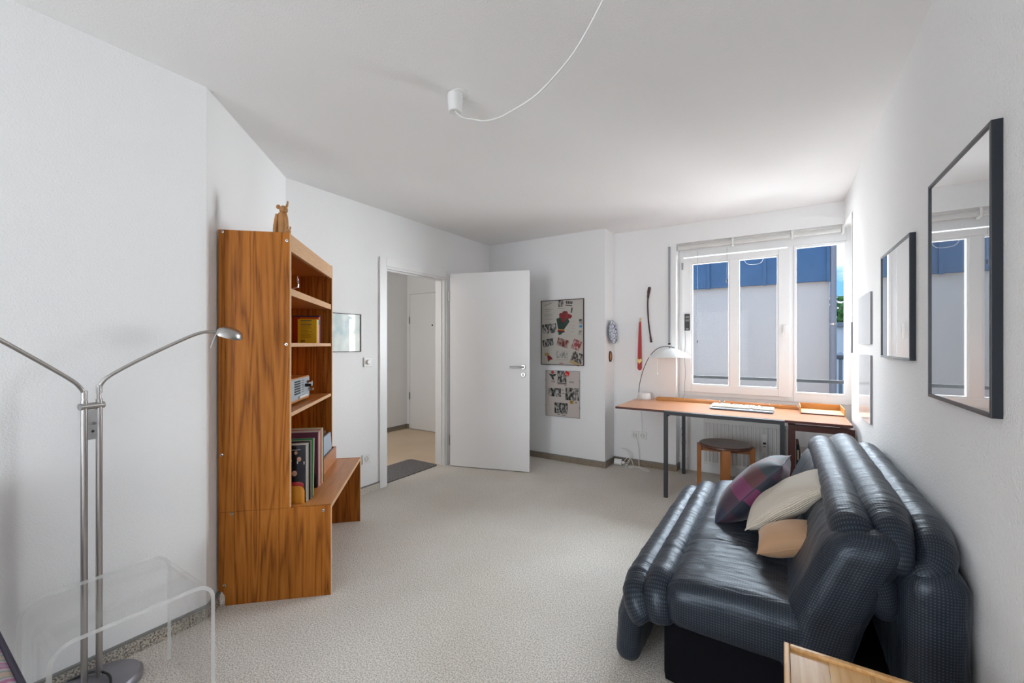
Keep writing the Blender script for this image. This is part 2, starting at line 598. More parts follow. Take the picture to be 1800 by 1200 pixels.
def frames_along(path):
    """parallel-transport frames"""
    P = [Vector(p) for p in path]
    T = []
    for i in range(len(P)):
        a = P[max(0, i - 1)]
        b = P[min(len(P) - 1, i + 1)]
        T.append((b - a).normalized())
    up = Vector((0, 0, 1)) if abs(T[0].z) < 0.9 else Vector((1, 0, 0))
    n = (up - T[0] * up.dot(T[0])).normalized()
    out = []
    for t in T:
        n = (n - t * n.dot(t)).normalized()
        out.append((t, n, t.cross(n)))
    return P, out


def add_tube(bm, path, r, seg=10, cap=True):
    P, F = frames_along(path)
    rings = []
    for i, p in enumerate(P):
        rr = r[i] if isinstance(r, (list, tuple)) else r
        t, n, b = F[i]
        rings.append([bm.verts.new(p + (n * cos(2 * pi * k / seg) + b * sin(2 * pi * k / seg)) * rr) for k in range(seg)])
    for i in range(len(P) - 1):
        for k in range(seg):
            bm.faces.new((rings[i][k], rings[i][(k + 1) % seg], rings[i + 1][(k + 1) % seg], rings[i + 1][k]))
    if cap:
        bm.faces.new(list(reversed(rings[0])))
        bm.faces.new(rings[-1])


def tube(name, path, r, mat, parent=None, seg=10, world=None):
    bm = bmesh.new()
    add_tube(bm, path, r, seg)
    return fin(name, bm, mat, parent, smooth=True, world=world, auto=50)


def smooth_path(pts, n=8):
    """Catmull-Rom"""
    P = [Vector(p) for p in pts]
    out = []
    for i in range(len(P) - 1):
        p0, p1, p2, p3 = P[max(0, i - 1)], P[i], P[i + 1], P[min(len(P) - 1, i + 2)]
        for k in range(n):
            t = k / n
            out.append(0.5 * ((2 * p1) + (p2 - p0) * t + (2 * p0 - 5 * p1 + 4 * p2 - p3) * t * t + (3 * p1 - p0 - 3 * p2 + p3) * t ** 3))
    out.append(P[-1])
    return out


def add_lathe(bm, prof, seg=32, M=None, sx=1.0, sy=1.0):
    M = M or Matrix.Identity(4)
    rings = []
    for r, z in prof:
        if r < 1e-6:
            rings.append([bm.verts.new(M @ Vector((0, 0, z)))])
        else:
            rings.append([bm.verts.new(M @ Vector((r * cos(2 * pi * k / seg) * sx, r * sin(2 * pi * k / seg) * sy, z))) for k in range(seg)])
    for a, b in zip(rings, rings[1:]):
        for k in range(seg):
            k2 = (k + 1) % seg
            if len(a) == 1 and len(b) > 1:
                bm.faces.new((a[0], b[k2], b[k]))
            elif len(b) == 1 and len(a) > 1:
                bm.faces.new((a[k], a[k2], b[0]))
            elif len(a) > 1:
                bm.faces.new((a[k], a[k2], b[k2], b[k]))


def lathe(name, prof, mat, parent=None, seg=32, M=None, sx=1.0, sy=1.0, auto=40, world=None):
    bm = bmesh.new()
    add_lathe(bm, prof, seg, M, sx, sy)
    return fin(name, bm, mat, parent, smooth=True, auto=auto, world=world)


def cyl(name, p0, p1, r, mat, parent=None, seg=16, world=None):
    bm = bmesh.new()
    add_tube(bm, [p0, p1], r, seg)
    return fin(name, bm, mat, parent, smooth=True, auto=40, world=world)


def text(name, body, size, mat, parent, M, align='CENTER'):
    cu = bpy.data.curves.new(name, 'FONT')
    cu.body = body
    cu.size = size
    cu.align_x = align
    cu.align_y = 'CENTER'
    cu.extrude = 0.0003
    tmp = bpy.data.objects.new('tmp', cu)
    COL.objects.link(tmp)
    bpy.context.view_layer.update()
    me = bpy.data.meshes.new_from_object(tmp)
    bpy.data.objects.remove(tmp)
    me.name = name
    me.transform(M)
    me.materials.clear()
    me.materials.append(mat)
    o = link(name, me)
    o.parent = parent
    return o


def structure(o, label, cat):
    return tag(o, label, cat, kind='structure')


# ------------------------------------------------------------------ the room
H = 2.5
XR, XD, XL, YC, YW, YN = 0.45, -3.03, -2.28, 4.22, 4.50, 4.65
A = Vector((-2.28, 0.895, 0))
B = Vector((-3.03, 1.69, 0))
XK = -1.547            # side of the column
XN = -0.90             # left edge of the window niche
YB = -4.4

structure(box('floor', -3.09, 0.7, YB - 0.2, 4.9, -0.12, 0.0, M_carpet), 'beige looped carpet of the living room', 'floor')
structure(box('floor_hall', -5.0, -3.09, 0.9, 4.8, -0.12, 0.0, M_hallc), 'tan carpet of the hall behind the doorway', 'floor')
structure(box('ceiling', -5.0, 0.7, YB - 0.2, 4.9, H, H + 0.12, M_ceil), 'white textured ceiling', 'ceiling')

structure(boxes('wall_right', [(XR, XR + 0.2, YB, 4.07, 0, H), (XR, XR + 0.2, 4.07, 4.8, 2.30, H), (0.53, XR + 0.2, 4.07, 4.8, 0, 2.30)], M_wallr),
          'white woodchip wall behind the sofa with the hung frames', 'wall')
structure(box('wall_left', XL - 0.15, XL, YB, A.y, 0, H, M_wall), 'white wall behind the steel floor lamp', 'wall')
nd = Vector((-(B - A).normalized().y, (B - A).normalized().x, 0)) * 0.12   # away from the room
if nd.x > 0:
    nd = -nd
structure(prism('wall_diagonal', [A, B, B + nd + Vector((0, 0.1, 0)), A + nd], (0, 0, H), M_wall), 'short white slanting wall behind the teak bookcase', 'wall')

DY0, DY1, DZ = 2.60, 3.415, 2.0
structure(boxes('wall_door', [(XD - 0.12, XD, 1.60, DY0, 0, H), (XD - 0.12, XD, DY1, 4.7, 0, H), (XD - 0.12, XD, DY0, DY1, DZ, H)], M_wall),
          'white wall with the open doorway', 'wall')
structure(box('wall_column', XD, XK, YC, 4.8, 0, H, M_wall), 'white projecting wall carrying the two framed collages', 'wall')
structure(boxes('wall_window', [(XK, XN, YW, 4.8, 0, H), (XN, XR + 0.08, YW, 4.8, 2.31, H), (XN, 0.53, YN, 4.8, 0, 0.77)], M_wall),
          'white wall around the window niche', 'wall')
structure(boxes('wall_back', [(XL, -2.1, YB - 0.15, YB, 0, H), (0.2, XR, YB - 0.15, YB, 0, H), (-2.1, 0.2, YB - 0.15, YB, 0, 0.35), (-2.1, 0.2, YB - 0.15, YB, 2.35, H)], M_wall),
          'white wall with a wide window behind the viewer', 'wall')
structure(boxes('wall_outer_absorber', [(-5.2, XN, 4.82, 4.86, -3.0, 2.9), (0.58, 6.0, 4.82, 4.86, -3.0, 2.9), (XN, 0.58, 4.82, 4.86, 2.33, 2.9), (XN, 0.58, 4.82, 4.86, -3.0, 0.75)], plain('dark_absorber', (0.05, 0.03, 0.025), 0.9)), 'unseen dark sheets added outside around the window to soak up bounced light', 'wall')  # added dark layer, keeps panel light from bouncing onto the facade
# hall
structure(box('wall_hall_side', -5.0, -4.86, 0.9, 4.8, 0, H, M_wall), 'plain hall wall seen through the doorway', 'wall')
structure(box('wall_hall_end', -4.86, -3.15, 4.6, 4.75, 0, H, M_wall), 'hall end wall around the flat entrance door', 'wall')
structure(box('wall_hall_near', -4.86, -3.15, 0.9, 1.02, 0, H, M_wall), 'near end wall of the hall, out of view', 'wall')


def skirting(name, segs, label, mat=M_skirt, cap=True):
    """segs: list of (p, q, normal) floor lines; a carpet strip with a thin cap rail"""
    bm = bmesh.new()
    bc = bmesh.new()
    for p, q, n in segs:
        p, q, n = Vector((*p, 0)), Vector((*q, 0)), Vector((*n, 0))
        add_prism(bm, [p, q, q + n * 0.012, p + n * 0.012], (0, 0, 0.058))
        z = Vector((0, 0, 0.058))
        add_prism(bc, [p + z, q + z, q + n * 0.015 + z, p + n * 0.015 + z], (0, 0, 0.008))
    o = fin(name, bm, mat)
    structure(o, label, 'baseboard')
    fin('cap_rail', bc, M_skirtcap, o)
    return o


n45 = Vector((0.725, 0.689))
skirting('baseboard_left', [((XL, YB), (XL, A.y), (1, 0)), ((A.x, A.y), (B.x, B.y), tuple(n45))], 'speckled carpet skirting along the wall behind the floor lamp', carpet('skirting_pale', (0.16, 0.14, 0.12), (0.62, 0.57, 0.50), 150))
skirting('baseboard_door', [((XD, 1.69), (XD, 2.53), (1, 0))], 'pale skirting between bookcase and door frame', M_carpet)
skirting('baseboard_column', [((XD, YC), (XK, YC), (0, -1)), ((XK, YC - 0.012), (XK, YW), (1, 0))], 'brown carpet skirting under the framed collages')
skirting('baseboard_window', [((XK, YW), (XN, YW), (0, -1)), ((XN, YW - 0.012), (XN, YN), (1, 0))], 'brown carpet skirting under the double socket')
skirting('baseboard_hall', [((-4.86, 1.02), (-4.86, 4.6), (1, 0)), ((-4.86, 4.6), (-4.79, 4.6), (0, -1))], 'brown skirting of the hall')
structure(box('trim_1', XN, 0.53, YN - 0.016, YN, 0, 0.11, M_white, bev=0.003), 'white skirting board of the window niche', 'trim')
box('ledge', XN, 0.53, YN - 0.022, YN, 0.11, 0.125, M_white, bpy.data.objects['trim_1'])

# door casing and jamb
cas = structure(link('trim_2', None), 'white door casing and jamb around the doorway', 'trim')
boxes('casing', [(XD, XD + 0.016, 2.53, DY0, 0, 2.075), (XD, XD + 0.016, DY1, 3.487, 0, 2.075), (XD, XD + 0.016, DY0, DY1, DZ, 2.075)], M_white, cas, bev=0.003)
boxes('jamb', [(XD - 0.125, XD + 0.004, DY0 - 0.001, DY0 + 0.02, 0, DZ), (XD - 0.125, XD + 0.004, DY1 - 0.02, DY1 + 0.001, 0, DZ), (XD - 0.125, XD + 0.004, DY0 + 0.02, DY1 - 0.02, DZ - 0.02, DZ)], M_white, cas)
boxes('stop_strip', [(XD - 0.05, XD - 0.03, DY0 + 0.02, DY0 + 0.035, 0, DZ - 0.02), (XD - 0.05, XD - 0.03, DY1 - 0.035, DY1 - 0.02, 0, DZ - 0.02), (XD - 0.05, XD - 0.03, DY0 + 0.035, DY1 - 0.035, DZ - 0.035, DZ - 0.02)], M_white, cas)

# open door leaf: local x along the leaf from the hinge, face the room (camera) at local -y
d1 = structure(link('door_1', None), 'open white flush door leaf with steel lever handle', 'door')
d1.location = (-2.955, 3.405, 0.0)
d1.rotation_euler = (0, 0, math.atan2(0.245, 0.815))
box('leaf', 0.0, 0.862, 0.0, 0.024, 0.008, 2.035, M_white, d1, bev=0.002)
box('rebate_edge', 0.0, 0.848, 0.024, 0.040, 0.008, 2.022, M_white, d1, bev=0.002)
hz = 1.062
rose = lathe('handle_rosette', [(0, 0.012), (0.022, 0.012), (0.026, 0.008), (0.026, 0)], M_steel, d1, 24, Matrix.Translation((0.80, 0, hz)) @ Matrix.Rotation(radians(90), 4, 'X'))
hp = [(0.80, -0.005, hz), (0.80, -0.045, hz), (0.795, -0.055, hz), (0.785, -0.058, hz), (0.675, -0.058, hz)]
tube('lever', hp, 0.0095, M_steel, rose, 12)
ke = lathe('key_rosette', [(0, 0.010), (0.022, 0.010), (0.026, 0.006), (0.026, 0)], M_steel, d1, 24, Matrix.Translation((0.80, 0, 0.985)) @ Matrix.Rotation(radians(90), 4, 'X'))
box('keyhole', 0.7955, 0.8045, -0.0115, -0.0095, 0.972, 0.998, M_black, ke)
for z in (0.22, 1.75):
    cyl('hinge', (-0.012, 0.008, z), (-0.012, 0.008, z + 0.10), 0.009, M_steel, d1, 12)
# entrance door of the flat
d2 = structure(link('door_2', None), 'flush entrance door with peephole at the end of the hall', 'door')
box('leaf', -4.77, -3.86, 4.575, 4.60, 0.012, 2.05, M_white, d2, bev=0.002)
boxes('frame', [(-4.785, -4.772, 4.57, 4.60, 0, 2.065), (-3.858, -3.80, 4.57, 4.60, 0, 2.065), (-4.772, -3.858, 4.57, 4.60, 2.052, 2.11)], M_white, d2)
cyl('peephole', (-4.31, 4.57, 1.57), (-4.31, 4.58, 1.57), 0.012, M_black, d2)
for z in (0.45, 1.6):
    box('hinge', -4.782, -4.772, 4.562, 4.575, z, z + 0.11, M_steel, d2)

# rear window (behind the camera)
wb = structure(link('window_2', None), 'wide white window in the wall behind the viewer', 'window')
boxes('frame', [(-2.1, -2.02, YB - 0.12, YB - 0.05, 0.35, 2.35), (0.12, 0.2, YB - 0.12, YB - 0.05, 0.35, 2.35), (-2.02, 0.12, YB - 0.12, YB - 0.05, 0.35, 0.43), (-2.02, 0.12, YB - 0.12, YB - 0.05, 2.27, 2.35)], M_pvc, wb)
box('pane', -2.02, 0.12, YB - 0.09, YB - 0.084, 0.43, 2.27, M_glass, wb)

# ------------------------------------------------------------------ front window
win = structure(link('window_1', None), 'white casement window with three panes above the desk', 'window')


def ring(x0, x1, z0, z1, w, y0, y1, wb_=None, wt=None):
    wb_ = wb_ or w
    wt = wt or w
    return [(x0, x0 + w, y0, y1, z0, z1), (x1 - w, x1, y0, y1, z0, z1), (x0 + w, x1 - w, y0, y1, z0, z0 + wb_), (x0 + w, x1 - w, y0, y1, z1 - wt, z1)]


FY0 = 4.64
boxes('outer_frame', ring(XN, 0.53, 0.765, 2.325, 0.05, FY0, FY0 + 0.07, 0.05, 0.135), M_pvc, win, bev=0.003)
box('post', 0.05, 0.10, FY0, FY0 + 0.07, 0.815, 2.19, M_pvc, win, bev=0.003)
sash = boxes('sash', ring(-0.865, 0.068, 0.805, 2.175, 0.088, FY0 - 0.022, FY0 + 0.045, 0.07, 0.055), M_pvc, win, bev=0.004)
box('mullion', -0.425, -0.352, FY0 - 0.018, FY0 + 0.04, 0.875, 2.12, M_pvc, sash, bev=0.004)
beads = []
for (x0, x1, z0, z1) in ((-0.777, -0.425, 0.875, 2.12), (-0.352, -0.02, 0.875, 2.12)):
    beads += ring(x0, x1, z0, z1, 0.013, FY0 - 0.010, FY0 + 0.03)
boxes('glazing_bead', beads, M_pvc, sash, bev=0.003)
boxes('fixed_bead', ring(0.098, 0.482, 0.835, 2.185, 0.020, FY0 - 0.008, FY0 + 0.03), M_pvc, win, bev=0.003)
box('lower_rail', 0.098, 0.482, FY0 - 0.004, FY0 + 0.06, 0.765, 0.84, M_pvc, win, bev=0.003)
box('pane', -0.765, -0.437, FY0 + 0.012, FY0 + 0.018, 0.887, 2.108, M_glass, sash)
box('pane', -0.340, -0.032, FY0 + 0.012, FY0 + 0.018, 0.887, 2.108, M_glass, sash)
box('pane', 0.118, 0.462, FY0 + 0.012, FY0 + 0.018, 0.855, 2.166, M_glass, win)
hb = box('handle_plate', 0.018, 0.044, FY0 - 0.032, FY0 - 0.022, 1.40, 1.47, M_whitep, sash, bev=0.004)
boxes('handle', [(0.022, 0.040, FY0 - 0.062, FY0 - 0.030, 1.44, 1.458), (0.022, 0.040, FY0 - 0.064, FY0 - 0.050, 1.335, 1.458)], M_whitep, hb, bev=0.004)
box('sash_hinge', -0.868, -0.852, FY0 - 0.036, FY0 - 0.022, 2.06, 2.13, M_zinc, sash, bev=0.002)

# roller blind rail
bl = thing('roller_blind', 'grey rolled-up blind in three lengths above the window', 'blind', (-0.2, 4.545, 2.245))
for x0, x1 in ((-0.885, -0.40), (-0.38, 0.075), (0.095, 0.43)):
    lathe('tube', [(0, x0), (0.022, x0), (0.022, x1), (0, x1)], plain('blind_cloth', (0.62, 0.62, 0.60), 0.6) if 'blind_cloth' not in MATS else MATS['blind_cloth'],
          bl, 20, Matrix.Translation((0, 4.545, 2.272)) @ Matrix.Rotation(radians(90), 4, 'Y'), world=(-0.2, 4.545, 2.245))
for x in (-0.905, -0.39, 0.085, 0.445):
    box('bracket', x - 0.008, x + 0.008, 4.52, 4.60, 2.24, 2.31, M_whitep, bl, bev=0.003, world=(-0.2, 4.545, 2.245))
tube('cord', smooth_path([(-0.315, 4.62, 2.225), (-0.29, 4.615, 2.08), (-0.22, 4.613, 2.05), (-0.15, 4.615, 2.075), (-0.12, 4.62, 2.225)], 6), 0.0015, M_whitep, bl, 6, world=(-0.2, 4.545, 2.245))
cdo = tube('pull_cord', [(-0.715, 4.612, 2.24), (-0.715, 4.612, 1.335)], 0.0013, M_zinc, bl, 6, world=(-0.2, 4.545, 2.245))
cyl('cord_weight', (-0.715, 4.612, 1.335), (-0.715, 4.612, 1.30), 0.006, M_black, cdo, 8, world=(-0.2, 4.545, 2.245))
cdo = tube('pull_cord', [(-0.446, 4.612, 2.24), (-0.446, 4.612, 1.93)], 0.0013, M_zinc, bl, 6, world=(-0.2, 4.545, 2.245))
cyl('cord_weight', (-0.446, 4.612, 1.93), (-0.446, 4.612, 1.895), 0.006, M_black, cdo, 8, world=(-0.2, 4.545, 2.245))

# shutter strap with winder left of the window
st = thing('shutter_strap', 'grey roller-shutter strap with white winder left of the window', 'strap', (-0.962, YW, 1.28))
box('strap', -0.972, -0.952, YW - 0.018, YW - 0.0145, 1.31, 2.30, M_zinc, st, world=(-0.962, YW, 1.28))
box('winder_plate', -0.990, -0.932, YW - 0.012, YW, 1.27, 1.455, M_whitep, st, bev=0.004, world=(-0.962, YW, 1.28))
box('slot', -0.974, -0.950, YW - 0.0145, YW - 0.0115, 1.285, 1.306, M_black, st, world=(-0.962, YW, 1.28))
box('guide', -0.978, -0.946, YW - 0.02, YW, 2.285, 2.315, M_whitep, st, bev=0.003, world=(-0.962, YW, 1.28))
st = thing('shutter_winder', 'slim shutter winder at the corner of the right wall', 'strap', (XR, 4.03, 1.22))
box('cover', XR - 0.012, XR, 4.005, 4.055, 1.225, 1.455, M_zinc, st, bev=0.003, world=(XR, 4.03, 1.22))
box('strap', XR - 0.005, XR - 0.002, 4.02, 4.04, 1.455, 2.28, M_whitep, st, world=(XR, 4.03, 1.22))

# ------------------------------------------------------------------ outside
nb = thing('neighbouring_house', 'white rendered house with blue metal fascia across from the window', 'building', (-1, 9.0, -3.0))
wl = (-1, 9.0, -3.0)
box('facade', -6.0, 0.70, 9.0, 9.4, -3.0, 3.2, M_facade, nb, world=wl)
for i in range(7):
    x1 = 0.68 - 0.93 * i
    pn = box('fascia_panel', x1 - 0.925, x1, 8.93, 9.0, 2.375, 3.5, M_fascia, nb, world=wl)
    box('rib', x1 - 0.03, x1 + 0.02, 8.90, 8.93, 2.355, 3.5, M_fascia, pn, world=wl)
cyl('downpipe', (0.745, 8.93, -3.0), (0.745, 8.93, 3.3), 0.045, M_zinc, nb, 14, world=wl)
cyl('pipe_clip', (0.745, 8.93, 1.62), (0.745, 8.93, 1.65), 0.05, M_chrome, nb, 14, world=wl)
rl = thing('window_bar', 'dark horizontal safety bar outside the window', 'railing', (-0.2, 4.86, 0.94))
box('bar', -0.95, 0.62, 4.875, 4.90, 0.928, 0.958, M_black, rl, bev=0.003, world=(-0.2, 4.86, 0.94))
for x in (-0.93, 0.60):
    box('fixing', x - 0.02, x + 0.02, 4.862, 4.88, 0.93, 0.956, M_black, rl, world=(-0.2, 4.86, 0.94))
fb = thing('far_garden_wall', 'distant white garden building beside the trees', 'building', (1.6, 16, -3))
box('wall', 1.3, 7.0, 16.0, 16.4, -3.0, 1.82, plain('garden_wall_white', (0.92, 0.90, 0.87), 0.9), fb, world=(1.6, 16, -3))
box('roof_edge', 1.25, 7.05, 15.9, 16.5, 1.82, 1.95, M_zinc, fb, world=(1.6, 16, -3))
lp = thing('street_lamp', 'grey lamp post standing outside behind the downpipe', 'lamp post', (1.13, 12.0, -3))
cyl('post', (1.13, 12.0, -3), (1.13, 12.0, 0.95), 0.035, M_zinc, lp, 10, world=(1.13, 12.0, -3))
lathe('lantern', [(0, 0.93), (0.05, 0.95), (0.16, 1.02), (0.17, 1.05), (0.03, 1.10), (0, 1.11)], M_zinc, lp, 16, Matrix.Translation((1.13, 12.0, 0)), world=(1.13, 12.0, -3))
structure(box('ground', -30, 30, 4.95, 60, -3.1, -3.0, plain('paving', (0.16, 0.155, 0.15), 0.9)), 'grey paved yard below the window', 'ground')


def tree(loc, h, r, label, n=1500, seed=1):
    rnd = random.Random(seed)
    t = thing('garden_tree', label, 'tree', loc, group=None)
    tube('trunk', [(0, 0, 0), (0.05, 0, h * 0.3), (0, 0.05, h * 0.65)], [0.16, 0.13, 0.06], M_bark, t, 8)
    bm = bmesh.new()
    for i in range(n):
        while True:
            p = Vector((rnd.uniform(-1, 1), rnd.uniform(-1, 1), rnd.uniform(-1, 1)))
            if 0.25 < p.length < 1 and noise.noise(p * 2.2 + Vector((seed, 0, 0))) > -0.25:
                break
        c = Vector((p.x * r, p.y * r, h * 0.62 + p.z * h * 0.42))
        a = Vector((rnd.gauss(0, 1), rnd.gauss(0, 1), rnd.gauss(0, 1))).normalized()
        b = a.orthogonal().normalized()
        s = rnd.uniform(0.12, 0.24)
        vs = [bm.verts.new(c + a * s), bm.verts.new(c + b * s * 0.5), bm.verts.new(c - a * s), bm.verts.new(c - b * s * 0.5)]
        bm.faces.new(vs)
    o = fin('crown', bm, M_leaf, t)
    o['kind'] = 'stuff'


tree((1.85, 18.5, -3), 5.8, 1.5, 'green leafy tree rising over the far white building', 2600, 3)
tree((6.5, 8.5, -3), 6.5, 1.8, 'broad green tree standing out to the right of the window', 1500, 5)
tree((8.5, 11.5, -3), 7.0, 2.0, 'taller green tree further right of the window', 1500, 9)

# ------------------------------------------------------------------ bookcase (local x out from the wall, y along the wall)
RZB = math.atan2(0.689, 0.725)
OB = (-2.334, 0.967, 0)
bc = thing('bookcase', 'tall teak bookcase on a deeper bench base against the slanting wall', 'bookcase', OB, RZB)
L_, ZB, ZT, DU, DL = 0.94, 0.462, 1.856, 0.325, 0.52


def side_panel(y0):
    prism('upper_side', [(0, y0, ZB), (DU, y0, ZB), (DU, y0, ZT), (0, y0, ZT)], (0, 0.02, 0), M_teak, bc, bev=0.0008)
    prism('lower_side', [(0.03, y0, 0), (DL, y0, 0), (DL, y0, ZB - 0.001), (0, y0, ZB - 0.001), (0, y0, 0.075), (0.018, y0, 0.07), (0.03, y0, 0.05)], (0, 0.02, 0), M_teak, bc, bev=0.0008)
    box('edge_band', DU, DU + 0.002, y0, y0 + 0.02, ZB, ZT, M_edge, bc)
    box('edge_band', DL, DL + 0.002, y0, y0 + 0.02, 0.0, ZB - 0.001, M_edge, bc)


side_panel(0.0)
side_panel(L_ - 0.02)
box('back_panel', 0.0, 0.008, 0.02, L_ - 0.02, ZB, ZT - 0.02, M_teak2, bc)
box('bench_top', 0.0, DL, 0.02, L_ - 0.02, ZB - 0.02, ZB, M_teak3, bc)
box('bench_edge', DL, DL + 0.0015, 0.02, L_ - 0.02, ZB - 0.02, ZB, M_edge, bc)
box('bench_back', 0.02, 0.03, 0.02, L_ - 0.02, 0.08, ZB - 0.02, M_teak2, bc)
box('top_board', 0.008, DU - 0.018, 0.02, L_ - 0.02, 1.775, 1.793, M_teak3, bc)
box('fascia', DU - 0.018, DU + 0.001, 0.02, L_ - 0.02, 1.765, 1.852, M_edge, bc, bev=0.001)
for z, th in ((1.577, 0.036), (1.297, 0.02), (0.938, 0.02)):
    sh = box('shelf', 0.008, DU - 0.006, 0.02, L_ - 0.02, z - th, z, M_teak3, bc)
    box('shelf_edge', DU - 0.006, DU - 0.004, 0.02, L_ - 0.02, z - th, z, M_edge, sh)
for x, z in ((0.018, 1.845), (0.312, 1.815), (0.31, 1.29), (0.015, 0.745), (0.062, 0.452), (0.485, 0.437), (0.028, 0.10)):
    sc_ = lathe('screw_cap', [(0, 0.002), (0.004, 0.002), (0.007, 0.0015), (0.0075, 0)], M_chrome, bc, 14, Matrix.Translation((x, 0, z)) @ Matrix.Rotation(radians(90), 4, 'X'))
    lathe('socket', [(0, 0.0025), (0.003, 0.0025), (0.003, 0.001)], M_black, sc_, 8, Matrix.Translation((x, 0, z)) @ Matrix.Rotation(radians(90), 4, 'X'))
bmh = bmesh.new()
z = 0.53
while z < 1.75:
    for x in (0.045, DU - 0.05):
        add_box(bmh, x - 0.0025, x + 0.0025, L_ - 0.0215, L_ - 0.0195, z - 0.0025, z + 0.0025)
        add_box(bmh, x - 0.0025, x + 0.0025, 0.0195, 0.0205, z - 0.0025, z + 0.0025)
    z += 0.032
fin('peg_holes', bmh, M_black, bc)['kind'] = 'stuff'


def in_case(x, y, z):
    """bookcase-local point in world space"""
    return (OB[0] + x * cos(RZB) - y * sin(RZB), OB[1] + x * sin(RZB) + y * cos(RZB), z)


# carved figure on top
fg = thing('carved_figurine', 'carved wooden horned animal figure standing on top of the bookcase', 'figurine', in_case(0.268, 0.075, 1.793), RZB)


def blob(bm, c, r, seg=12, rings=8):
    cx, cy, cz = c
    rx, ry, rz = r if isinstance(r, (list, tuple)) else (r, r, r)
    prof = [(sin(pi * i / rings), -cos(pi * i / rings)) for i in range(rings + 1)]
    prof[0] = (0, -1)
    prof[-1] = (0, 1)
    add_lathe(bm, prof, seg, Matrix.Translation(c) @ Matrix.Diagonal((rx, ry, rz, 1)))


bmf = bmesh.new()
add_lathe(bmf, [(0, 0), (0.030, 0), (0.030, 0.03), (0.026, 0.06), (0.025, 0.10), (0.028, 0.14), (0.024, 0.175), (0.012, 0.19), (0, 0.192)], 14, Matrix.Translation((0, 0, 0)), 0.95, 0.8)
add_tube(bmf, smooth_path([(-0.022, -0.008, 0.17), (-0.03, -0.014, 0.11), (-0.032, -0.012, 0.04), (-0.03, -0.01, 0.0)], 4), 0.011, 8)
add_tube(bmf, smooth_path([(0.02, -0.012, 0.16), (0.026, -0.02, 0.11), (0.02, -0.024, 0.06)], 4), 0.009, 8)
fin('body', bmf, M_carved, fg, smooth=True)
bmf = bmesh.new()
blob(bmf, (0.006, -0.004, 0.198), (0.021, 0.024, 0.021))
blob(bmf, (0.014, -0.022, 0.190), (0.013, 0.014, 0.012))
hd = fin('head', bmf, M_carved, fg, smooth=True)
bmf = bmesh.new()
blob(bmf, (-0.020, -0.002, 0.212), (0.011, 0.006, 0.012))
fin('ear', bmf, M_carved, hd, smooth=True)
tube('horn', smooth_path([(0.020, -0.004, 0.212), (0.025, -0.006, 0.228), (0.027, -0.006, 0.243)], 4), [0.006] * 4 + [0.0045] * 4 + [0.0015], M_carved, hd, 8)
bmf = bmesh.new()
blob(bmf, (0.034, -0.022, 0.082), (0.013, 0.012, 0.014))
blob(bmf, (0.030, -0.024, 0.108), (0.007, 0.007, 0.010))
blob(bmf, (0.044, -0.022, 0.100), (0.005, 0.005, 0.008))
blob(bmf, (0.030, -0.018, 0.040), (0.014, 0.014, 0.038))
fin('cub', bmf, M_carved, fg, smooth=True)

# little wire archer
wa = thing('wire_figurine', 'tiny bent-wire archer figure on the top shelf', 'figurine', in_case(0.292, 0.25, 1.577), RZB)
tube('base_wire', smooth_path([(-0.03, -0.06, 0.0015), (-0.03, -0.05, 0.012), (-0.012, -0.02, 0.026), (0.0, 0.0, 0.034), (0.006, 0.010, 0.036)], 4), 0.0014, M_chrome, wa, 6)
tube('body_wire', smooth_path([(0.0, 0, 0.034), (0.002, 0.002, 0.055), (0.0, 0.004, 0.075), (0.0, 0.0, 0.086)], 4), 0.0028, M_chrome, wa, 6)
tube('bow', smooth_path([(0.0, -0.004, 0.100), (0.0, -0.013, 0.08), (0.0, -0.013, 0.062), (0.0, -0.004, 0.046)], 5), 0.0014, M_chrome, wa, 6)
tube('arrow', [(0, -0.020, 0.072), (0, 0.020, 0.076)], 0.0012, M_chrome, wa, 6)


# books on the middle shelf: cover faces the near side (-y), thickness along y, spine towards the room
def book(name, x0, x1, y0, th, h, cover, label, z=1.297, cat='book', page=M_whitep, group='books on the middle shelf'):
    o = thing(name, label, cat, in_case(x0, y0, z), RZB, group)
    w = x1 - x0
    boxes('cover', [(0, w, 0, 0.0022, 0, h), (0, w, th - 0.0022, th, 0, h), (w - 0.002, w, 0.0022, th - 0.0022, 0, h)], cover, o)
    box('pages', 0.003, w - 0.002, 0.0022, th - 0.0022, 0.002, h - 0.003, page, o)
    return o


yb = book('yellow_book', 0.176, 0.292, 0.648, 0.022, 0.158, M_yellow, 'yellow paperback with printed back cover on the middle shelf')
M_ytxt = plain('book_print', (0.10, 0.05, 0.005), 0.6)
M_ybar = plain('book_bar', (0.02, 0.11, 0.13), 0.6)
bmt = bmesh.new()
for zz in (0.144, 0.122):
    add_box(bmt, 0.018, 0.085, -0.0006, 0.0001, zz, zz + 0.005)
fin('title_bar', bmt, M_ybar, yb)
bmt = bmesh.new()
zz = 0.136
rr = random.Random(3)
while zz > 0.034:
    if 0.118 < zz < 0.130:
        zz -= 0.004
        continue
    add_box(bmt, 0.018, 0.018 + rr.uniform(0.045, 0.075), -0.0006, 0.0001, zz, zz + 0.0016)
    zz -= 0.0068
for k in range(9):
    add_box(bmt, 0.018 + k * 0.003, 0.0195 + k * 0.003, -0.0006, 0.0001, 0.006, 0.024)
fin('back_cover_print', bmt, M_ytxt, yb)
book('green_book', 0.166, 0.285, 0.6705, 0.008, 0.152, M_green, 'thin dark green paperback just behind the yellow book')
book('white_book', 0.18, 0.292, 0.680, 0.012, 0.155, M_whitep, 'narrow white paperback between yellow and orange books')
ob_ = book('orange_book', 0.176, 0.292, 0.694, 0.022, 0.172, plain('book_orange', (0.68, 0.13, 0.01), 0.45), 'orange spined paperback with blue top label')
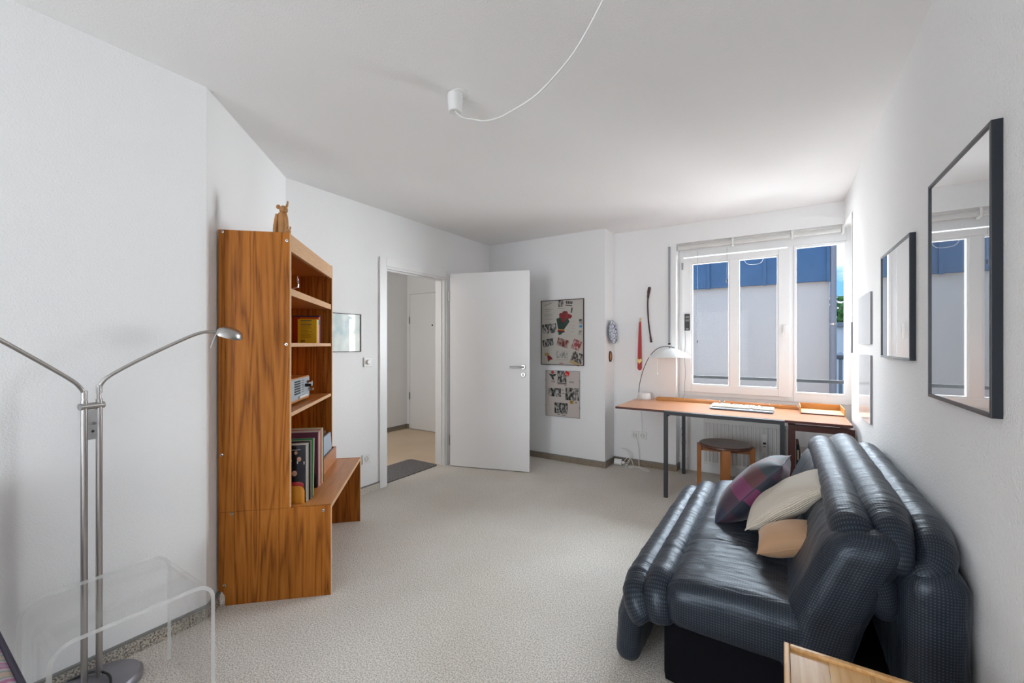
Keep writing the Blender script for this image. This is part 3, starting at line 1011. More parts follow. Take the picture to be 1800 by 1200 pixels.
box('spine_label', 0.1155, 0.1165, 0.001, 0.021, 0.125, 0.160, M_ybar, ob_)
book('red_book', 0.13, 0.29, 0.718, 0.02, 0.176, plain('book_red', (0.45, 0.03, 0.03), 0.45), 'larger red hardcover behind the orange paperback')
book('navy_book', 0.12, 0.288, 0.740, 0.018, 0.186, plain('book_navy', (0.02, 0.04, 0.14), 0.45), 'tallest book, dark blue, last in the shelf row')
cup = thing('small_cup', 'small cream cup at the front of the middle shelf', 'cup', in_case(0.300, 0.05, 1.297), RZB)
lathe('bowl', [(0, 0.002), (0.010, 0.002), (0.012, 0.006), (0.015, 0.03), (0.017, 0.045), (0.0155, 0.045), (0.0135, 0.03), (0.010, 0.008), (0, 0.007)], M_key, cup, 20)

# radio
M_silver = plain('radio_silver', (0.42, 0.47, 0.52), 0.3, metal=0.3)
rd = thing('table_radio', 'old teak table radio with silver front, knobs and push buttons', 'radio', in_case(0.06, 0.14, 0.938), RZB)
box('case', 0, 0.195, 0, 0.47, 0.012, 0.155, M_teak3, rd, bev=0.004)
ft = box('front_panel', 0.195, 0.199, 0.006, 0.464, 0.026, 0.147, M_silver, rd, bev=0.001)
for k in range(6):
    box('dial_scale', 0.199, 0.2005, 0.16, 0.27, 0.128 - k * 0.014, 0.137 - k * 0.014, M_ink, ft)
for k in range(6):
    box('station_print', 0.199, 0.2002, 0.295, 0.345, 0.130 - k * 0.014, 0.136 - k * 0.014, M_grey, ft)
for k in range(8):
    box('push_button', 0.199, 0.212, 0.225 + k * 0.021, 0.240 + k * 0.021, 0.031, 0.046, M_whitep, ft, bev=0.002)
for y_, z_, r_ in ((0.41, 0.105, 0.021), (0.435, 0.068, 0.010)):
    lathe('knob', [(0, 0.030), (r_ * 0.8, 0.030), (r_ * 0.86, 0.022), (r_, 0.014), (r_, 0.0)], M_chrome, ft, 20, Matrix.Translation((0.199, y_, z_)) @ Matrix.Rotation(radians(90), 4, 'Y'))
lathe('knob', [(0, 0.034), (0.010, 0.034), (0.010, 0.0)], M_black, ft, 16, Matrix.Translation((0.199, 0.375, 0.098)) @ Matrix.Rotation(radians(90), 4, 'Y'))
for y_ in (0.03, 0.44):
    box('foot', 0.16, 0.18, y_ - 0.01, y_ + 0.01, 0, 0.012, M_black, rd)


# records on the bench
def record(y0, th, x1, h, cover, label, lean=0.0, w=0.31, edge=None, cat='record'):
    o = thing('record_sleeve', label, cat, in_case(x1 - w, y0, ZB), RZB, 'records standing on the bench')
    bm = bmesh.new()
    add_box(bm, 0, w, 0, th, 0.0, h)
    bmesh.ops.transform(bm, matrix=Matrix.Rotation(lean, 4, 'X'), verts=bm.verts)
    fin('sleeve', bm, cover, o)
    if edge:
        bm = bmesh.new()
        add_box(bm, w, w + 0.0008, th * 0.15, th * 0.85, 0.004, h - 0.004)
        bmesh.ops.transform(bm, matrix=Matrix.Rotation(lean, 4, 'X'), verts=bm.verts)
        fin('spine_stripe', bm, edge, o)
    return o


def cmat(name, c, r=0.4):
    return plain(name, c, r)


M_lpblk = cmat('sleeve_night', (0.006, 0.007, 0.016), 0.25)
M_lpwht = cmat('sleeve_white', (0.66, 0.64, 0.60))
M_lpcrm = cmat('sleeve_cream', (0.60, 0.50, 0.36))
M_lpgrn = cmat('sleeve_green', (0.05, 0.28, 0.06))
M_lpteal = cmat('sleeve_teal', (0.03, 0.14, 0.17))
M_lpmar = cmat('sleeve_maroon', (0.13, 0.03, 0.06))
M_lpred = cmat('sleeve_red', (0.45, 0.03, 0.03))
M_lppnk = cmat('sleeve_pink', (0.60, 0.40, 0.38))
M_lpolv = cmat('sleeve_olive', (0.45, 0.40, 0.12))
fr_ = record(0.062, 0.006, 0.384, 0.300, M_lpblk, 'black record sleeve with red car picture, nearest the viewer', edge=M_lpwht)
# picture on the front sleeve
bmt = bmesh.new()
blob(bmt, (0.262, -0.0008, 0.095), (0.040, 0.0012, 0.016), 16, 6)
add_box(bmt, 0.225, 0.30, -0.001, 0.0, 0.078, 0.088)
fin('car_print', bmt, M_lpred, fr_)
box('bumper_print', 0.222, 0.300, -0.0012, 0.0, 0.070, 0.077, M_lpwht, fr_)
for (px, pz, pr) in ((0.255, 0.155, 0.013), (0.278, 0.228, 0.011), (0.262, 0.262, 0.008), (0.235, 0.222, 0.008)):
    bmt = bmesh.new()
    blob(bmt, (px, -0.0008, pz), (pr, 0.001, pr * 1.15), 14, 6)
    fin('face_print', bmt, cmat('print_skin', (0.55, 0.30, 0.20)) if 'print_skin' not in MATS else MATS['print_skin'], fr_)
boxes('hand_print', [(0.30, 0.304, -0.001, 0, 0.20, 0.215), (0.268, 0.272, -0.001, 0, 0.205, 0.218), (0.225, 0.285, -0.001, 0, 0.276, 0.2785)], M_lpwht, fr_)
record(0.072, 0.005, 0.386, 0.303, M_lpwht, 'white record sleeve right behind the black car sleeve')
record(0.080, 0.006, 0.388, 0.305, M_lpcrm, 'cream record sleeve, third in the front stack')
record(0.090, 0.005, 0.390, 0.305, M_lpwht, 'off-white record sleeve, fourth in the front stack', edge=M_ink)
record(0.099, 0.014, 0.394, 0.312, M_lpblk, 'thick black record box in the front stack', edge=M_dark)
record(0.118, 0.006, 0.396, 0.312, M_lpwht, 'white sleeve with red edge behind the thick black box', edge=M_lpred)
record(0.130, 0.006, 0.398, 0.314, M_lpgrn, 'green record sleeve leaning in the front stack', -0.05)
record(0.146, 0.005, 0.396, 0.314, M_lpteal, 'teal record sleeve leaning beside the green one', -0.06, edge=M_lpcrm)
record(0.160, 0.005, 0.396, 0.312, M_lpwht, 'white leaning sleeve at the back of the front stack', -0.06)
record(0.300, 0.010, 0.384, 0.318, M_lpmar, 'maroon and black record sleeve above the black bookend')
record(0.313, 0.012, 0.386, 0.318, M_lppnk, 'pinkish record box in the rear stack')
record(0.327, 0.010, 0.388, 0.320, M_lpwht, 'white record sleeve in the middle of the rear stack', edge=M_lpcrm)
record(0.339, 0.012, 0.389, 0.322, M_lpcrm, 'cream sleeve with dotted red spine in the rear stack', edge=M_lpred)
record(0.353, 0.010, 0.390, 0.324, M_lpred, 'bright red record sleeve in the rear stack')
record(0.365, 0.012, 0.391, 0.327, M_lpwht, 'pale record sleeve beside the red one in the rear stack')
record(0.379, 0.010, 0.392, 0.330, M_lpolv, 'olive yellow record sleeve in the rear stack')
record(0.391, 0.010, 0.393, 0.318, M_lpblk, 'dark record sleeve closing the rear stack')


def bookend(y0, mat, label, w=0.10):
    o = thing('bookend', label, 'bookend', in_case(0.225, y0, ZB), RZB)
    bm = bmesh.new()
    pts = [(0, 0, 0), (0.155, 0, 0)] + [(0.155 - 0.03 + 0.03 * cos(a), 0, 0.06 + 0.03 * sin(a)) for a in [i * pi / 12 for i in range(7)]] + [(0, 0, 0.09)]
    add_prism(bm, pts, (0, 0.0018, 0))
    fin('plate', bm, mat, o)
    box('foot', 0.0, 0.155, 0.0018, w, 0, 0.0015, mat, o)


bookend(0.055, M_orange, 'orange metal bookend holding the front record stack', 0.006)
bookend(0.292, M_black, 'black metal bookend holding the rear record stack', 0.007)
cr = thing('record_crate', 'low reddish wooden crate holding leaning grey sleeves', 'crate', in_case(0.06, 0.52, ZB), RZB)
M_crate = wood('crate_wood', (0.33, 0.13, 0.06), (0.44, 0.19, 0.09), (0.5, 0.25, 0.13), 0.4, 'y', 1.5, figure=0.15)
box('front_board', 0.288, 0.300, 0, 0.385, 0, 0.095, M_crate, cr, bev=0.001)
box('back_board', 0.0, 0.012, 0, 0.385, 0, 0.095, M_crate, cr, bev=0.001)
box('end_board', 0.012, 0.288, 0, 0.012, 0, 0.095, M_crate, cr, bev=0.001)
box('end_board', 0.012, 0.288, 0.373, 0.385, 0, 0.095, M_crate, cr, bev=0.001)
box('bottom', 0.012, 0.288, 0.012, 0.373, 0, 0.008, M_crate, cr)
for k, (c, lb) in enumerate(((cmat('sleeve_grey', (0.33, 0.38, 0.45)), 'blue-grey plastic folder leaning in the wooden crate'), (cmat('sleeve_brown', (0.12, 0.05, 0.03)), 'dark brown sleeve behind the grey folder in the crate'))):
    o = thing('folder', lb, 'folder', in_case(0.344 - k * 0.03, 0.545, ZB + 0.009), RZB)
    bm = bmesh.new()
    add_box(bm, -0.012, 0.0, 0, 0.32, 0, 0.20 + 0.015 * k)
    bmesh.ops.transform(bm, matrix=Matrix.Rotation(radians(-4), 4, 'Y'), verts=bm.verts)
    fin('cover', bm, c, o)

# ------------------------------------------------------------------ door wall: picture, switch, socket
fp = thing('framed_print', 'thin-framed pale watercolour print beside the bookcase', 'picture', (XD, 2.12, 1.385))
wl = (XD, 2.12, 1.385)
boxes('frame', [(XD, XD + 0.014, 1.90, 1.906, 1.227, 1.545), (XD, XD + 0.014, 2.326, 2.333, 1.227, 1.545), (XD, XD + 0.014, 1.906, 2.326, 1.227, 1.233), (XD, XD + 0.014, 1.906, 2.326, 1.539, 1.545)], M_brown, fp, world=wl)
box('print', XD, XD + 0.008, 1.906, 2.326, 1.233, 1.539, photo_print('watercolour', 4, (0.36, 0.45, 0.47), (0.68, 0.67, 0.60), 6.0, 0.5), fp, world=wl)
box('cover_glass', XD + 0.0085, XD + 0.0105, 1.906, 2.326, 1.233, 1.539, M_pglass, fp, world=wl)
sw = thing('light_switch', 'white rotary dimmer switch beside the door frame', 'switch', (XD, 2.405, 1.137))
box('plate', 0, 0.012, -0.042, 0.042, -0.042, 0.042, M_whitep, sw, bev=0.006)
lathe('dial', [(0, 0.030), (0.018, 0.030), (0.021, 0.026), (0.022, 0.012)], M_whitep, sw, 24, Matrix.Rotation(radians(90), 4, 'Y'))


def socket(name, label, loc, rz, n=1):
    o = thing(name, label, 'socket', loc, rz)
    for k in range(n):
        c = k * 0.082
        pl = box('plate', c - 0.0405, c + 0.0405, -0.010, 0, -0.0405, 0.0405, M_whitep, o, bev=0.002)
        MM = Matrix.Translation((c, -0.010, 0)) @ Matrix.Rotation(radians(90), 4, 'X')
        lathe('well', [(0.027, 0.0), (0.025, 0.0012), (0.020, 0.0008), (0.0195, 0.0002), (0, 0.0002)], M_whitep, pl, 24, MM)
        lathe('shadow_ring', [(0.0195, 0.0009), (0.018, 0.0011), (0.0165, 0.0009)], M_grey, pl, 24, MM)
        for s in (-1, 1):
            cyl('pin_hole', (c + s * 0.0095, -0.0112, 0), (c + s * 0.0095, -0.0100, 0), 0.003, M_black, pl, 8)
    return o


socket('wall_socket', 'single white socket low on the wall beside the door frame', (XD, 2.39, 0.30), radians(90))
socket('double_socket', 'white double wall socket under the desk', (-1.315, YW, 0.325), 0, 2)

dm = thing('door_mat', 'dark grey speckled mat lying in the doorway to the hall', 'mat', (-3.29, 3.03, 0.0))
bm = bmesh.new()
pts = []
for (cx_, cy_, a0) in ((0.17, 0.29, 0), (-0.17, 0.29, 90), (-0.17, -0.33, 180), (0.17, -0.33, 270)):
    for k in range(6):
        a = radians(a0 + k * 18)
        pts.append((cx_ + 0.04 * cos(a), cy_ + 0.04 * sin(a), 0.0))
add_prism(bm, pts, (0, 0, 0.009))
fin('pile', bm, M_mat, dm, bev=0.002)


# ------------------------------------------------------------------ framed collages on the column wall
def collage(name, label, x0, x1, z0, z1, framew, frame_mat, paper):
    o = thing(name, label, 'picture', ((x0 + x1) / 2, YC, (z0 + z1) / 2))
    w, h = (x1 - x0) / 2, (z1 - z0) / 2
    boxes('frame', [(-w, -w + framew, -0.016, 0, -h, h), (w - framew, w, -0.016, 0, -h, h), (-w + framew, w - framew, -0.016, 0, -h, -h + framew), (-w + framew, w - framew, -0.016, 0, h - framew, h)], frame_mat, o)
    bk = box('sheet', -w + framew, w - framew, -0.008, 0, -h + framew, h - framew, paper, o)
    return o, bk, w, h


def piece(name, bk, cx_, cz_, w, h, rot, mat, lift=0.0004):
    """flat clipping glued on the sheet; cx, cz in metres from the centre; clockwise degrees"""
    bm = bmesh.new()
    add_box(bm, -w / 2, w / 2, -lift, 0, -h / 2, h / 2)
    bmesh.ops.transform(bm, matrix=Matrix.Translation((0, -0.0081, 0)) @ Matrix.Translation((cx_, 0, cz_)) @ Matrix.Rotation(radians(rot), 4, 'Y'), verts=bm.verts)
    return fin(name, bm, mat, bk)


def shape(name, bk, cx_, cz_, pts, mat, lift=0.0006):
    bm = bmesh.new()
    add_prism(bm, [(cx_ + x, -0.0081 - lift, cz_ + z) for x, z in pts], (0, lift, 0))
    return fin(name, bm, mat, bk)


def ell(rx, rz, n=14, jag=0.0, seed=0):
    rr = random.Random(seed)
    return [(rx * cos(2 * pi * i / n) * (1 + rr.uniform(-jag, jag)), rz * sin(2 * pi * i / n) * (1 + rr.uniform(-jag, jag))) for i in range(n)]


BW = [photo_print('photo_bw_%d' % i, i + 1) for i in range(6)]
RW = photo_print('photo_red', 11, (0.14, 0.012, 0.014), (0.48, 0.40, 0.34), 20)
PW = photo_print('photo_pink', 12, (0.25, 0.03, 0.04), (0.55, 0.42, 0.38), 26)
DW = photo_print('line_drawing', 13, (0.20, 0.20, 0.19), (0.50, 0.475, 0.43), 30, 0.42)

c1, s1, w1, h1 = collage('collage_poster', 'upper framed collage with rose bouquet and pasted photographs', -2.298, -1.778, 1.06, 1.783, 0.007, M_brown, M_paper)
k1x, k1z = 0.52 / 655, 0.723 / 1000


def q1(x, y):
    return (x - 442) * k1x, -(y - 612) * k1z


for (x, y, w, h, r, m) in ((425, 168, 75, 108, 0, BW[0]), (245, 550, 222, 145, -4, BW[1]), (225, 768, 172, 112, -12, BW[2]), (455, 772, 178, 120, 16, RW),
                           (660, 803, 125, 150, 22, PW), (672, 990, 165, 150, 22, BW[3]), (445, 948, 185, 115, 0, DW), (722, 455, 45, 75, 0, BW[4]), (712, 622, 40, 72, 6, BW[5])):
    cx_, cz_ = q1(x, y)
    piece('photograph', s1, cx_, cz_, w * k1x, h * k1z, r, m)
cx_, cz_ = q1(630, 1075)
piece('paper_strip', s1, cx_, cz_, 150 * k1x, 45 * k1z, 22, plain('print_tan', (0.46, 0.33, 0.17), 0.5))
cx_, cz_ = q1(722, 525)
piece('blue_clipping', s1, cx_, cz_, 42 * k1x, 36 * k1z, 0, M_blue)
cx_, cz_ = q1(450, 505)
shape('bouquet_leaves', s1, cx_, cz_, [(-0.075, 0.075), (-0.055, -0.03), (-0.035, -0.065), (0.01, -0.055), (0.055, 0.0), (0.085, 0.04), (0.06, 0.085), (-0.02, 0.09)], M_green)
cx_, cz_ = q1(425, 590)
for k, mm in enumerate((M_ink, M_red, M_gold)):
    shape('flag_ribbon', s1, cx_, cz_ - 0.006 + 0.011 * k, [(-0.04, -0.004), (0.045, -0.012), (0.045, 0.0), (-0.04, 0.008)], mm, 0.0009)
cx_, cz_ = q1(425, 618)
shape('bouquet_stems', s1, cx_, cz_, [(-0.032, 0.012), (0.03, 0.012), (0.005, -0.018), (-0.028, -0.022)], M_green)
rr = random.Random(5)
for k in range(16):
    a = rr.uniform(0, 2 * pi)
    d = rr.uniform(0.1, 1)
    cx_, cz_ = q1(480 + cos(a) * 95 * d, 375 + sin(a) * 62 * d)
    shape('rose', s1, cx_, cz_, ell(0.022, 0.022, 10, 0.2, k), M_rose if k % 3 else M_dred, 0.0008 + 0.00005 * k)
cx_, cz_ = q1(207, 945)
shape('crown', s1, cx_, cz_, [(-0.026, -0.02), (0.026, -0.012), (0.03, 0.016), (0.014, 0.004), (0.004, 0.026), (-0.008, 0.004), (-0.028, 0.018)], M_gold)
cx_, cz_ = q1(248, 1012)
shape('red_bell', s1, cx_, cz_, [(-0.03, 0.03), (-0.01, 0.035), (0.02, 0.02), (0.042, -0.01), (0.01, -0.016), (-0.015, -0.04), (-0.022, -0.01)], M_dred)
for (x, y, w, r, hh) in ((225, 172, 125, -15, 9), (240, 248, 130, 0, 5), (225, 278, 95, 0, 5), (232, 326, 135, 0, 5), (228, 352, 135, 0, 6), (242, 403, 115, 0, 5),
                         (430, 243, 115, 0, 7), (545, 205, 105, 8, 12), (445, 1030, 180, 0, 4), (620, 455, 40, 0, 4), (615, 510, 30, 0, 5), (612, 552, 30, 0, 6), (600, 603, 40, 0, 4), (590, 280, 18, 10, 80)):
    cx_, cz_ = q1(x, y)
    piece('caption', s1, cx_, cz_, w * k1x, hh * k1z, r, M_ink if hh > 10 else M_grey)
for k in range(4):
    cx_, cz_ = q1(513 + k * 26, 158 + k * 3)
    piece('headline_letter', s1, cx_, cz_, 18 * k1x, 40 * k1z, 5, M_ink)
cx_, cz_ = q1(430, 1085)
piece('red_caption', s1, cx_, cz_, 60 * k1x, 11 * k1z, 0, M_red)

c2, s2, w2, h2 = collage('campaign_poster', 'lower clip-framed collage with a rose, red square and black-and-white photos', -2.237, -1.826, 0.490, 1.0, 0.004, M_zinc, M_paper2)
k2x, k2z = 0.411 / 685, 0.51 / 950


def q2(x, y):
    return (x - 507) * k2x, -(y - 590) * k2z


for (x, y, w, h, m) in ((495, 240, 185, 235, BW[3]), (350, 570, 258, 175, BW[1]), (697, 585, 268, 255, BW[0]), (478, 888, 268, 220, BW[2])):
    cx_, cz_ = q2(x, y)
    piece('photograph', s2, cx_, cz_, w * k2x, h * k2z, 0, m)
cx_, cz_ = q2(303, 158)
shape('rose', s2, cx_, cz_, ell(0.018, 0.018, 10, 0.12, 2), plain('print_rose_bright', (0.40, 0.04, 0.06), 0.5))
for (x, y, a) in ((275, 215, 25), (335, 215, -25), (305, 270, 60)):
    cx_, cz_ = q2(x, y)
    c_, s_ = cos(radians(a)), sin(radians(a))
    shape('rose_leaf', s2, cx_, cz_, [(u * c_ + v * s_, -u * s_ + v * c_) for u, v in ell(0.026, 0.013, 10)], M_green)
cx_, cz_ = q2(600, 175)
piece('red_square', s2, cx_, cz_, 82 * k2x, 82 * k2z * 1.1, 20, plain('print_bright_red', (0.60, 0.012, 0.012), 0.4), 0.0009)
RX = Matrix.Rotation(radians(90), 4, 'X')


def put_text(nm, bk, x, z, body, size, mat, rot=0, dy=0.0096):
    text(nm, body, size, mat, bk, Matrix.Translation((x, -dy, z)) @ Matrix.Rotation(radians(rot), 4, 'Y') @ RX)


cx_, cz_ = q2(588, 192)
put_text('lettering', s2, cx_, cz_, 'SPD', 0.022, M_whitep, 20, 0.0098)
cx_, cz_ = q2(320, 348)
put_text('lettering', s2, cx_, cz_, 'DER', 0.026, M_ink, 0, 0.0090)
cx_, cz_ = q2(690, 345)
put_text('lettering', s2, cx_, cz_, 'WEG', 0.026, M_ink, 0, 0.0090)
cx_, cz_ = q2(690, 750)
piece('tan_label', s2, cx_, cz_, 70 * k2x, 62 * k2z, 0, M_gold, 0.0006)
put_text('lettering', s2, cx_ + 0.008, cz_, 'ILT', 0.03, M_ink, 0, 0.0094)
cx_, cz_ = q2(776, 750)
shape('grey_dot', s2, cx_, cz_, ell(0.012, 0.010), M_grey)
for (x, y, w, hh) in ((495, 372, 185, 14), (495, 392, 185, 10), (565, 415, 50, 10), (515, 512, 40, 10), (525, 583, 70, 10), (430, 1022, 45, 12), (530, 1025, 75, 10)):
    cx_, cz_ = q2(x, y)
    piece('caption', s2, cx_, cz_, w * k2x, hh * k2z, 0, M_ink)
for s in (-1, 1):
    for z in (0.15, -0.14):
        box('clip', s * w2 - 0.004, s * w2 + 0.004, -0.018, 0, z - 0.006, z + 0.006, M_chrome, c2)

# plate and oval on the side of the column
pl = thing('blue_white_plate', 'blue and white painted china plate hung on the column edge', 'plate', (XK, 4.372, 1.42))
MP = Matrix.Translation((0.006, 0, 0)) @ Matrix.Rotation(radians(86), 4, 'Y')
M_plate, ntp, bp_ = new_mat('plate_china')
setp(bp_, rough=0.15)
tcp = ntp.nodes.new('ShaderNodeTexCoord')
vp = ntp.nodes.new('ShaderNodeTexVoronoi')
vp.feature = 'DISTANCE_TO_EDGE'
vp.inputs['Scale'].default_value = 22.0
rp = ntp.nodes.new('ShaderNodeValToRGB')
rp.color_ramp.elements[0].position = 0.03
rp.color_ramp.elements[0].color = (0.09, 0.14, 0.30, 1)
rp.color_ramp.elements[1].position = 0.12
rp.color_ramp.elements[1].color = (0.66, 0.68, 0.72, 1)
ntp.links.new(tcp.outputs['Object'], vp.inputs['Vector'])
ntp.links.new(vp.outputs['Distance'], rp.inputs['Fac'])
ntp.links.new(rp.outputs['Color'], bp_.inputs['Base Color'])
lathe('dish', [(0, 0.012), (0.075, 0.012), (0.085, 0.016), (0.122, 0.028), (0.126, 0.030), (0.124, 0.025), (0.085, 0.008), (0.07, 0.0), (0, 0.0)], M_plate, pl, 40, MP)
lathe('rim_line', [(0.1235, 0.0296), (0.1262, 0.0306), (0.1272, 0.0300), (0.1262, 0.0285)], M_ybar, pl, 40, MP)
ov = thing('oval_medallion', 'small oval wooden medallion below the china plate', 'ornament', (XK, 4.37, 1.16))
MO = Matrix.Rotation(radians(90), 4, 'Y')
lathe('rim', [(0.040, 0.010), (0.048, 0.014), (0.054, 0.010), (0.054, 0), (0.040, 0)], M_mahog, ov, 28, MO, 1.08, 0.72)
lathe('centre', [(0, 0.012), (0.03, 0.010), (0.041, 0.006), (0.041, 0.0)], M_tray, ov, 28, MO, 1.08, 0.72)

# back scratcher and shoehorn on the window wall
bs = thing('hanging_stick', 'dark brown curved stick hanging on the wall left of the window', 'stick', (-1.16, YW, 1.6))
pp = smooth_path([(-1.160, YW - 0.012, 1.89), (-1.172, YW - 0.012, 1.82), (-1.180, YW - 0.012, 1.70), (-1.170, YW - 0.012, 1.52), (-1.152, YW - 0.012, 1.38), (-1.143, YW - 0.012, 1.31)], 6)
tube('shaft', pp, [0.008] + [0.015] * 5 + [0.012] * 3 + [0.0075] * 16 + [0.010] * 4 + [0.013, 0.008], M_brown, bs, 10, world=(-1.16, YW, 1.6))
rs = thing('red_shoehorn', 'long red lacquered shoehorn with a brass heart hanging on the wall', 'shoehorn', (-1.266, YW, 1.3))
wl = (-1.266, YW, 1.3)
prism('blade', [(-1.258, YW - 0.016, 1.53), (-1.250, YW - 0.016, 1.53), (-1.243, YW - 0.016, 1.30), (-1.240, YW - 0.016, 1.04), (-1.246, YW - 0.016, 1.022), (-1.262, YW - 0.016, 1.014), (-1.280, YW - 0.016, 1.022), (-1.287, YW - 0.016, 1.04), (-1.280, YW - 0.016, 1.30), (-1.270, YW - 0.016, 1.53)], (0, 0.010, 0), M_shoered, rs, bev=0.003, world=wl)
cyl('tip', (-1.262, YW - 0.011, 1.525), (-1.258, YW - 0.011, 1.57), 0.006, M_brass, rs, 10, world=wl)
bm = bmesh.new()
hp = []
for i in range(20):
    t = 2 * pi * i / 20
    hp.append((-1.263 + 0.0017 * 16 * sin(t) ** 3 * 1.0, YW - 0.024, 1.115 + 0.0019 * (13 * cos(t) - 5 * cos(2 * t) - 2 * cos(3 * t) - cos(4 * t))))
add_prism(bm, hp, (0, 0.008, 0))
fin('heart', bm, M_brass, rs, world=wl)
wm = thing('weather_display', 'small dark thermometer with two grey displays on the window frame', 'thermometer', (-0.80, FY0 - 0.022, 1.5))
wl = (-0.80, FY0 - 0.022, 1.5)
box('case', -0.838, -0.784, FY0 - 0.036, FY0 - 0.0225, 1.432, 1.602, M_dark, wm, bev=0.003, world=wl)
for z in (1.525, 1.558):
    box('display', -0.829, -0.793, FY0 - 0.0375, FY0 - 0.0355, z, z + 0.022, M_grey, wm, world=wl)
box('brand_line', -0.824, -0.798, FY0 - 0.0372, FY0 - 0.0355, 1.444, 1.450, M_whitep, wm, world=wl)
tube('wire', smooth_path([(-0.835, FY0 - 0.028, 1.435), (-0.832, FY0 - 0.03, 1.3), (-0.838, FY0 - 0.03, 1.15), (-0.830, FY0 - 0.03, 1.0), (-0.838, FY0 - 0.03, 0.86), (-0.835, FY0 - 0.03, 0.76)], 6), 0.0018, M_zinc, wm, 6, world=wl)


# ------------------------------------------------------------------ frames on the right wall
def wall_frame(name, label, y0, y1, z0, z1, fw, th, fmat, cover):
    o = thing(name, label, 'picture', (XR, (y0 + y1) / 2, (z0 + z1) / 2))
    wl = (XR, (y0 + y1) / 2, (z0 + z1) / 2)
    if fw > 0:
        boxes('frame', [(XR - th, XR, y0, y0 + fw, z0, z1), (XR - th, XR, y1 - fw, y1, z0, z1), (XR - th, XR, y0 + fw, y1 - fw, z0, z0 + fw), (XR - th, XR, y0 + fw, y1 - fw, z1 - fw, z1)], fmat, o, bev=0.0015, world=wl)
        box('cover_glass', XR - th + 0.004, XR - 0.002, y0 + fw, y1 - fw, z0 + fw, z1 - fw, cover, o, world=wl)
    else:
        box('backing', XR - th + 0.003, XR, y0, y1, z0, z1, fmat, o, world=wl)
        box('cover_glass', XR - th, XR - th + 0.003, y0, y1, z0, z1, cover, o, world=wl)
    return o


wall_frame('black_picture_frame', 'large black-framed picture nearest the viewer with glass mirroring the window', 1.487, 2.008, 1.11, 1.835, 0.011, 0.021, M_frame, M_cover)
wall_frame('black_picture_frame', 'smaller black-framed picture with glass hung beyond the large one', 2.262, 2.84, 1.225, 1.735, 0.010, 0.020, M_frame, M_cover)
wall_frame('frameless_picture', 'pale frameless picture, upper of the two nearest the window', 3.21, 3.66, 1.29, 1.60, 0, 0.012, M_zinc, M_coverw)
wall_frame('frameless_picture', 'frameless glass picture hung low above the sofa back near the window', 3.21, 3.62, 0.82, 1.225, 0, 0.012, M_zinc, M_coverw)

# ------------------------------------------------------------------ ceiling outlet with cable
ct = thing('ceiling_cable', 'white ceiling rose with a loose cable swagged across the ceiling', 'cable', (-1.328, 1.567, H))
lathe('plate', [(0, 0), (0.045, 0), (0.045, -0.004), (0, -0.004)], M_whitep, ct, 28, Matrix.Translation((0.018, 0.012, 0)))
lathe('cup', [(0, -0.003), (0.036, -0.003), (0.036, -0.02), (0.031, -0.085), (0.028, -0.088), (0.006, -0.084), (0, -0.084)], M_whitep, ct, 28)
cab = [(-1.328, 1.567, 2.418), (-1.313, 1.562, 2.40), (-1.255, 1.542, 2.352), (-1.18, 1.515, 2.312), (-1.1, 1.489, 2.270), (-1.0, 1.455, 2.238), (-0.91, 1.424, 2.227), (-0.81, 1.39, 2.222), (-0.722, 1.36, 2.233), (-0.589, 1.315, 2.282), (-0.474, 1.275, 2.377), (-0.36, 1.236, 2.498)]
tube('cable', smooth_path(cab, 5), 0.0032, M_whitep, ct, 8, world=(-1.328, 1.567, H))
cyl('hook', (-0.36, 1.236, 2.49), (-0.36, 1.236, 2.5), 0.006, M_whitep, ct, 8, world=(-1.328, 1.567, H))

# ------------------------------------------------------------------ desk
ZD = 0.73
dk = thing('writing_desk', 'long teak-topped desk on a dark steel frame below the window', 'desk', (-0.42, 4.1, 0))
wl = (-0.42, 4.1, 0)
box('top', -1.262, 0.418, 3.712, 4.485, ZD - 0.019, ZD, M_desk, dk, world=wl)
boxes('edge_band', [(-1.262, 0.418, 3.7105, 3.712, ZD - 0.019, ZD - 0.0005), (-1.2635, -1.262, 3.7105, 4.485, ZD - 0.019, ZD - 0.0005)], M_mahog, dk, world=wl)
XA, XB = -0.835, 0.022
box('frame_rail', XA, XB, 3.680, 3.7100, ZD - 0.032, ZD - 0.002, M_dark, dk, bev=0.001, world=wl)
box('frame_rail', XA, XB, 4.452, 4.482, ZD - 0.050, ZD - 0.020, M_dark, dk, bev=0.001, world=wl)
box('cross_rail', XA, XA + 0.03, 3.711, 4.452, ZD - 0.050, ZD - 0.020, M_dark, dk, bev=0.001, world=wl)
box('cross_rail', XB - 0.03, XB, 3.711, 4.452, ZD - 0.050, ZD - 0.020, M_dark, dk, bev=0.001, world=wl)
for x in (XA, XB - 0.03):
    box('leg', x, x + 0.03, 3.680, 3.7100, 0, ZD - 0.033, M_dark, dk, bev=0.001, world=wl)
    box('leg', x, x + 0.03, 4.452, 4.482, 0, ZD - 0.051, M_dark, dk, bev=0.001, world=wl)

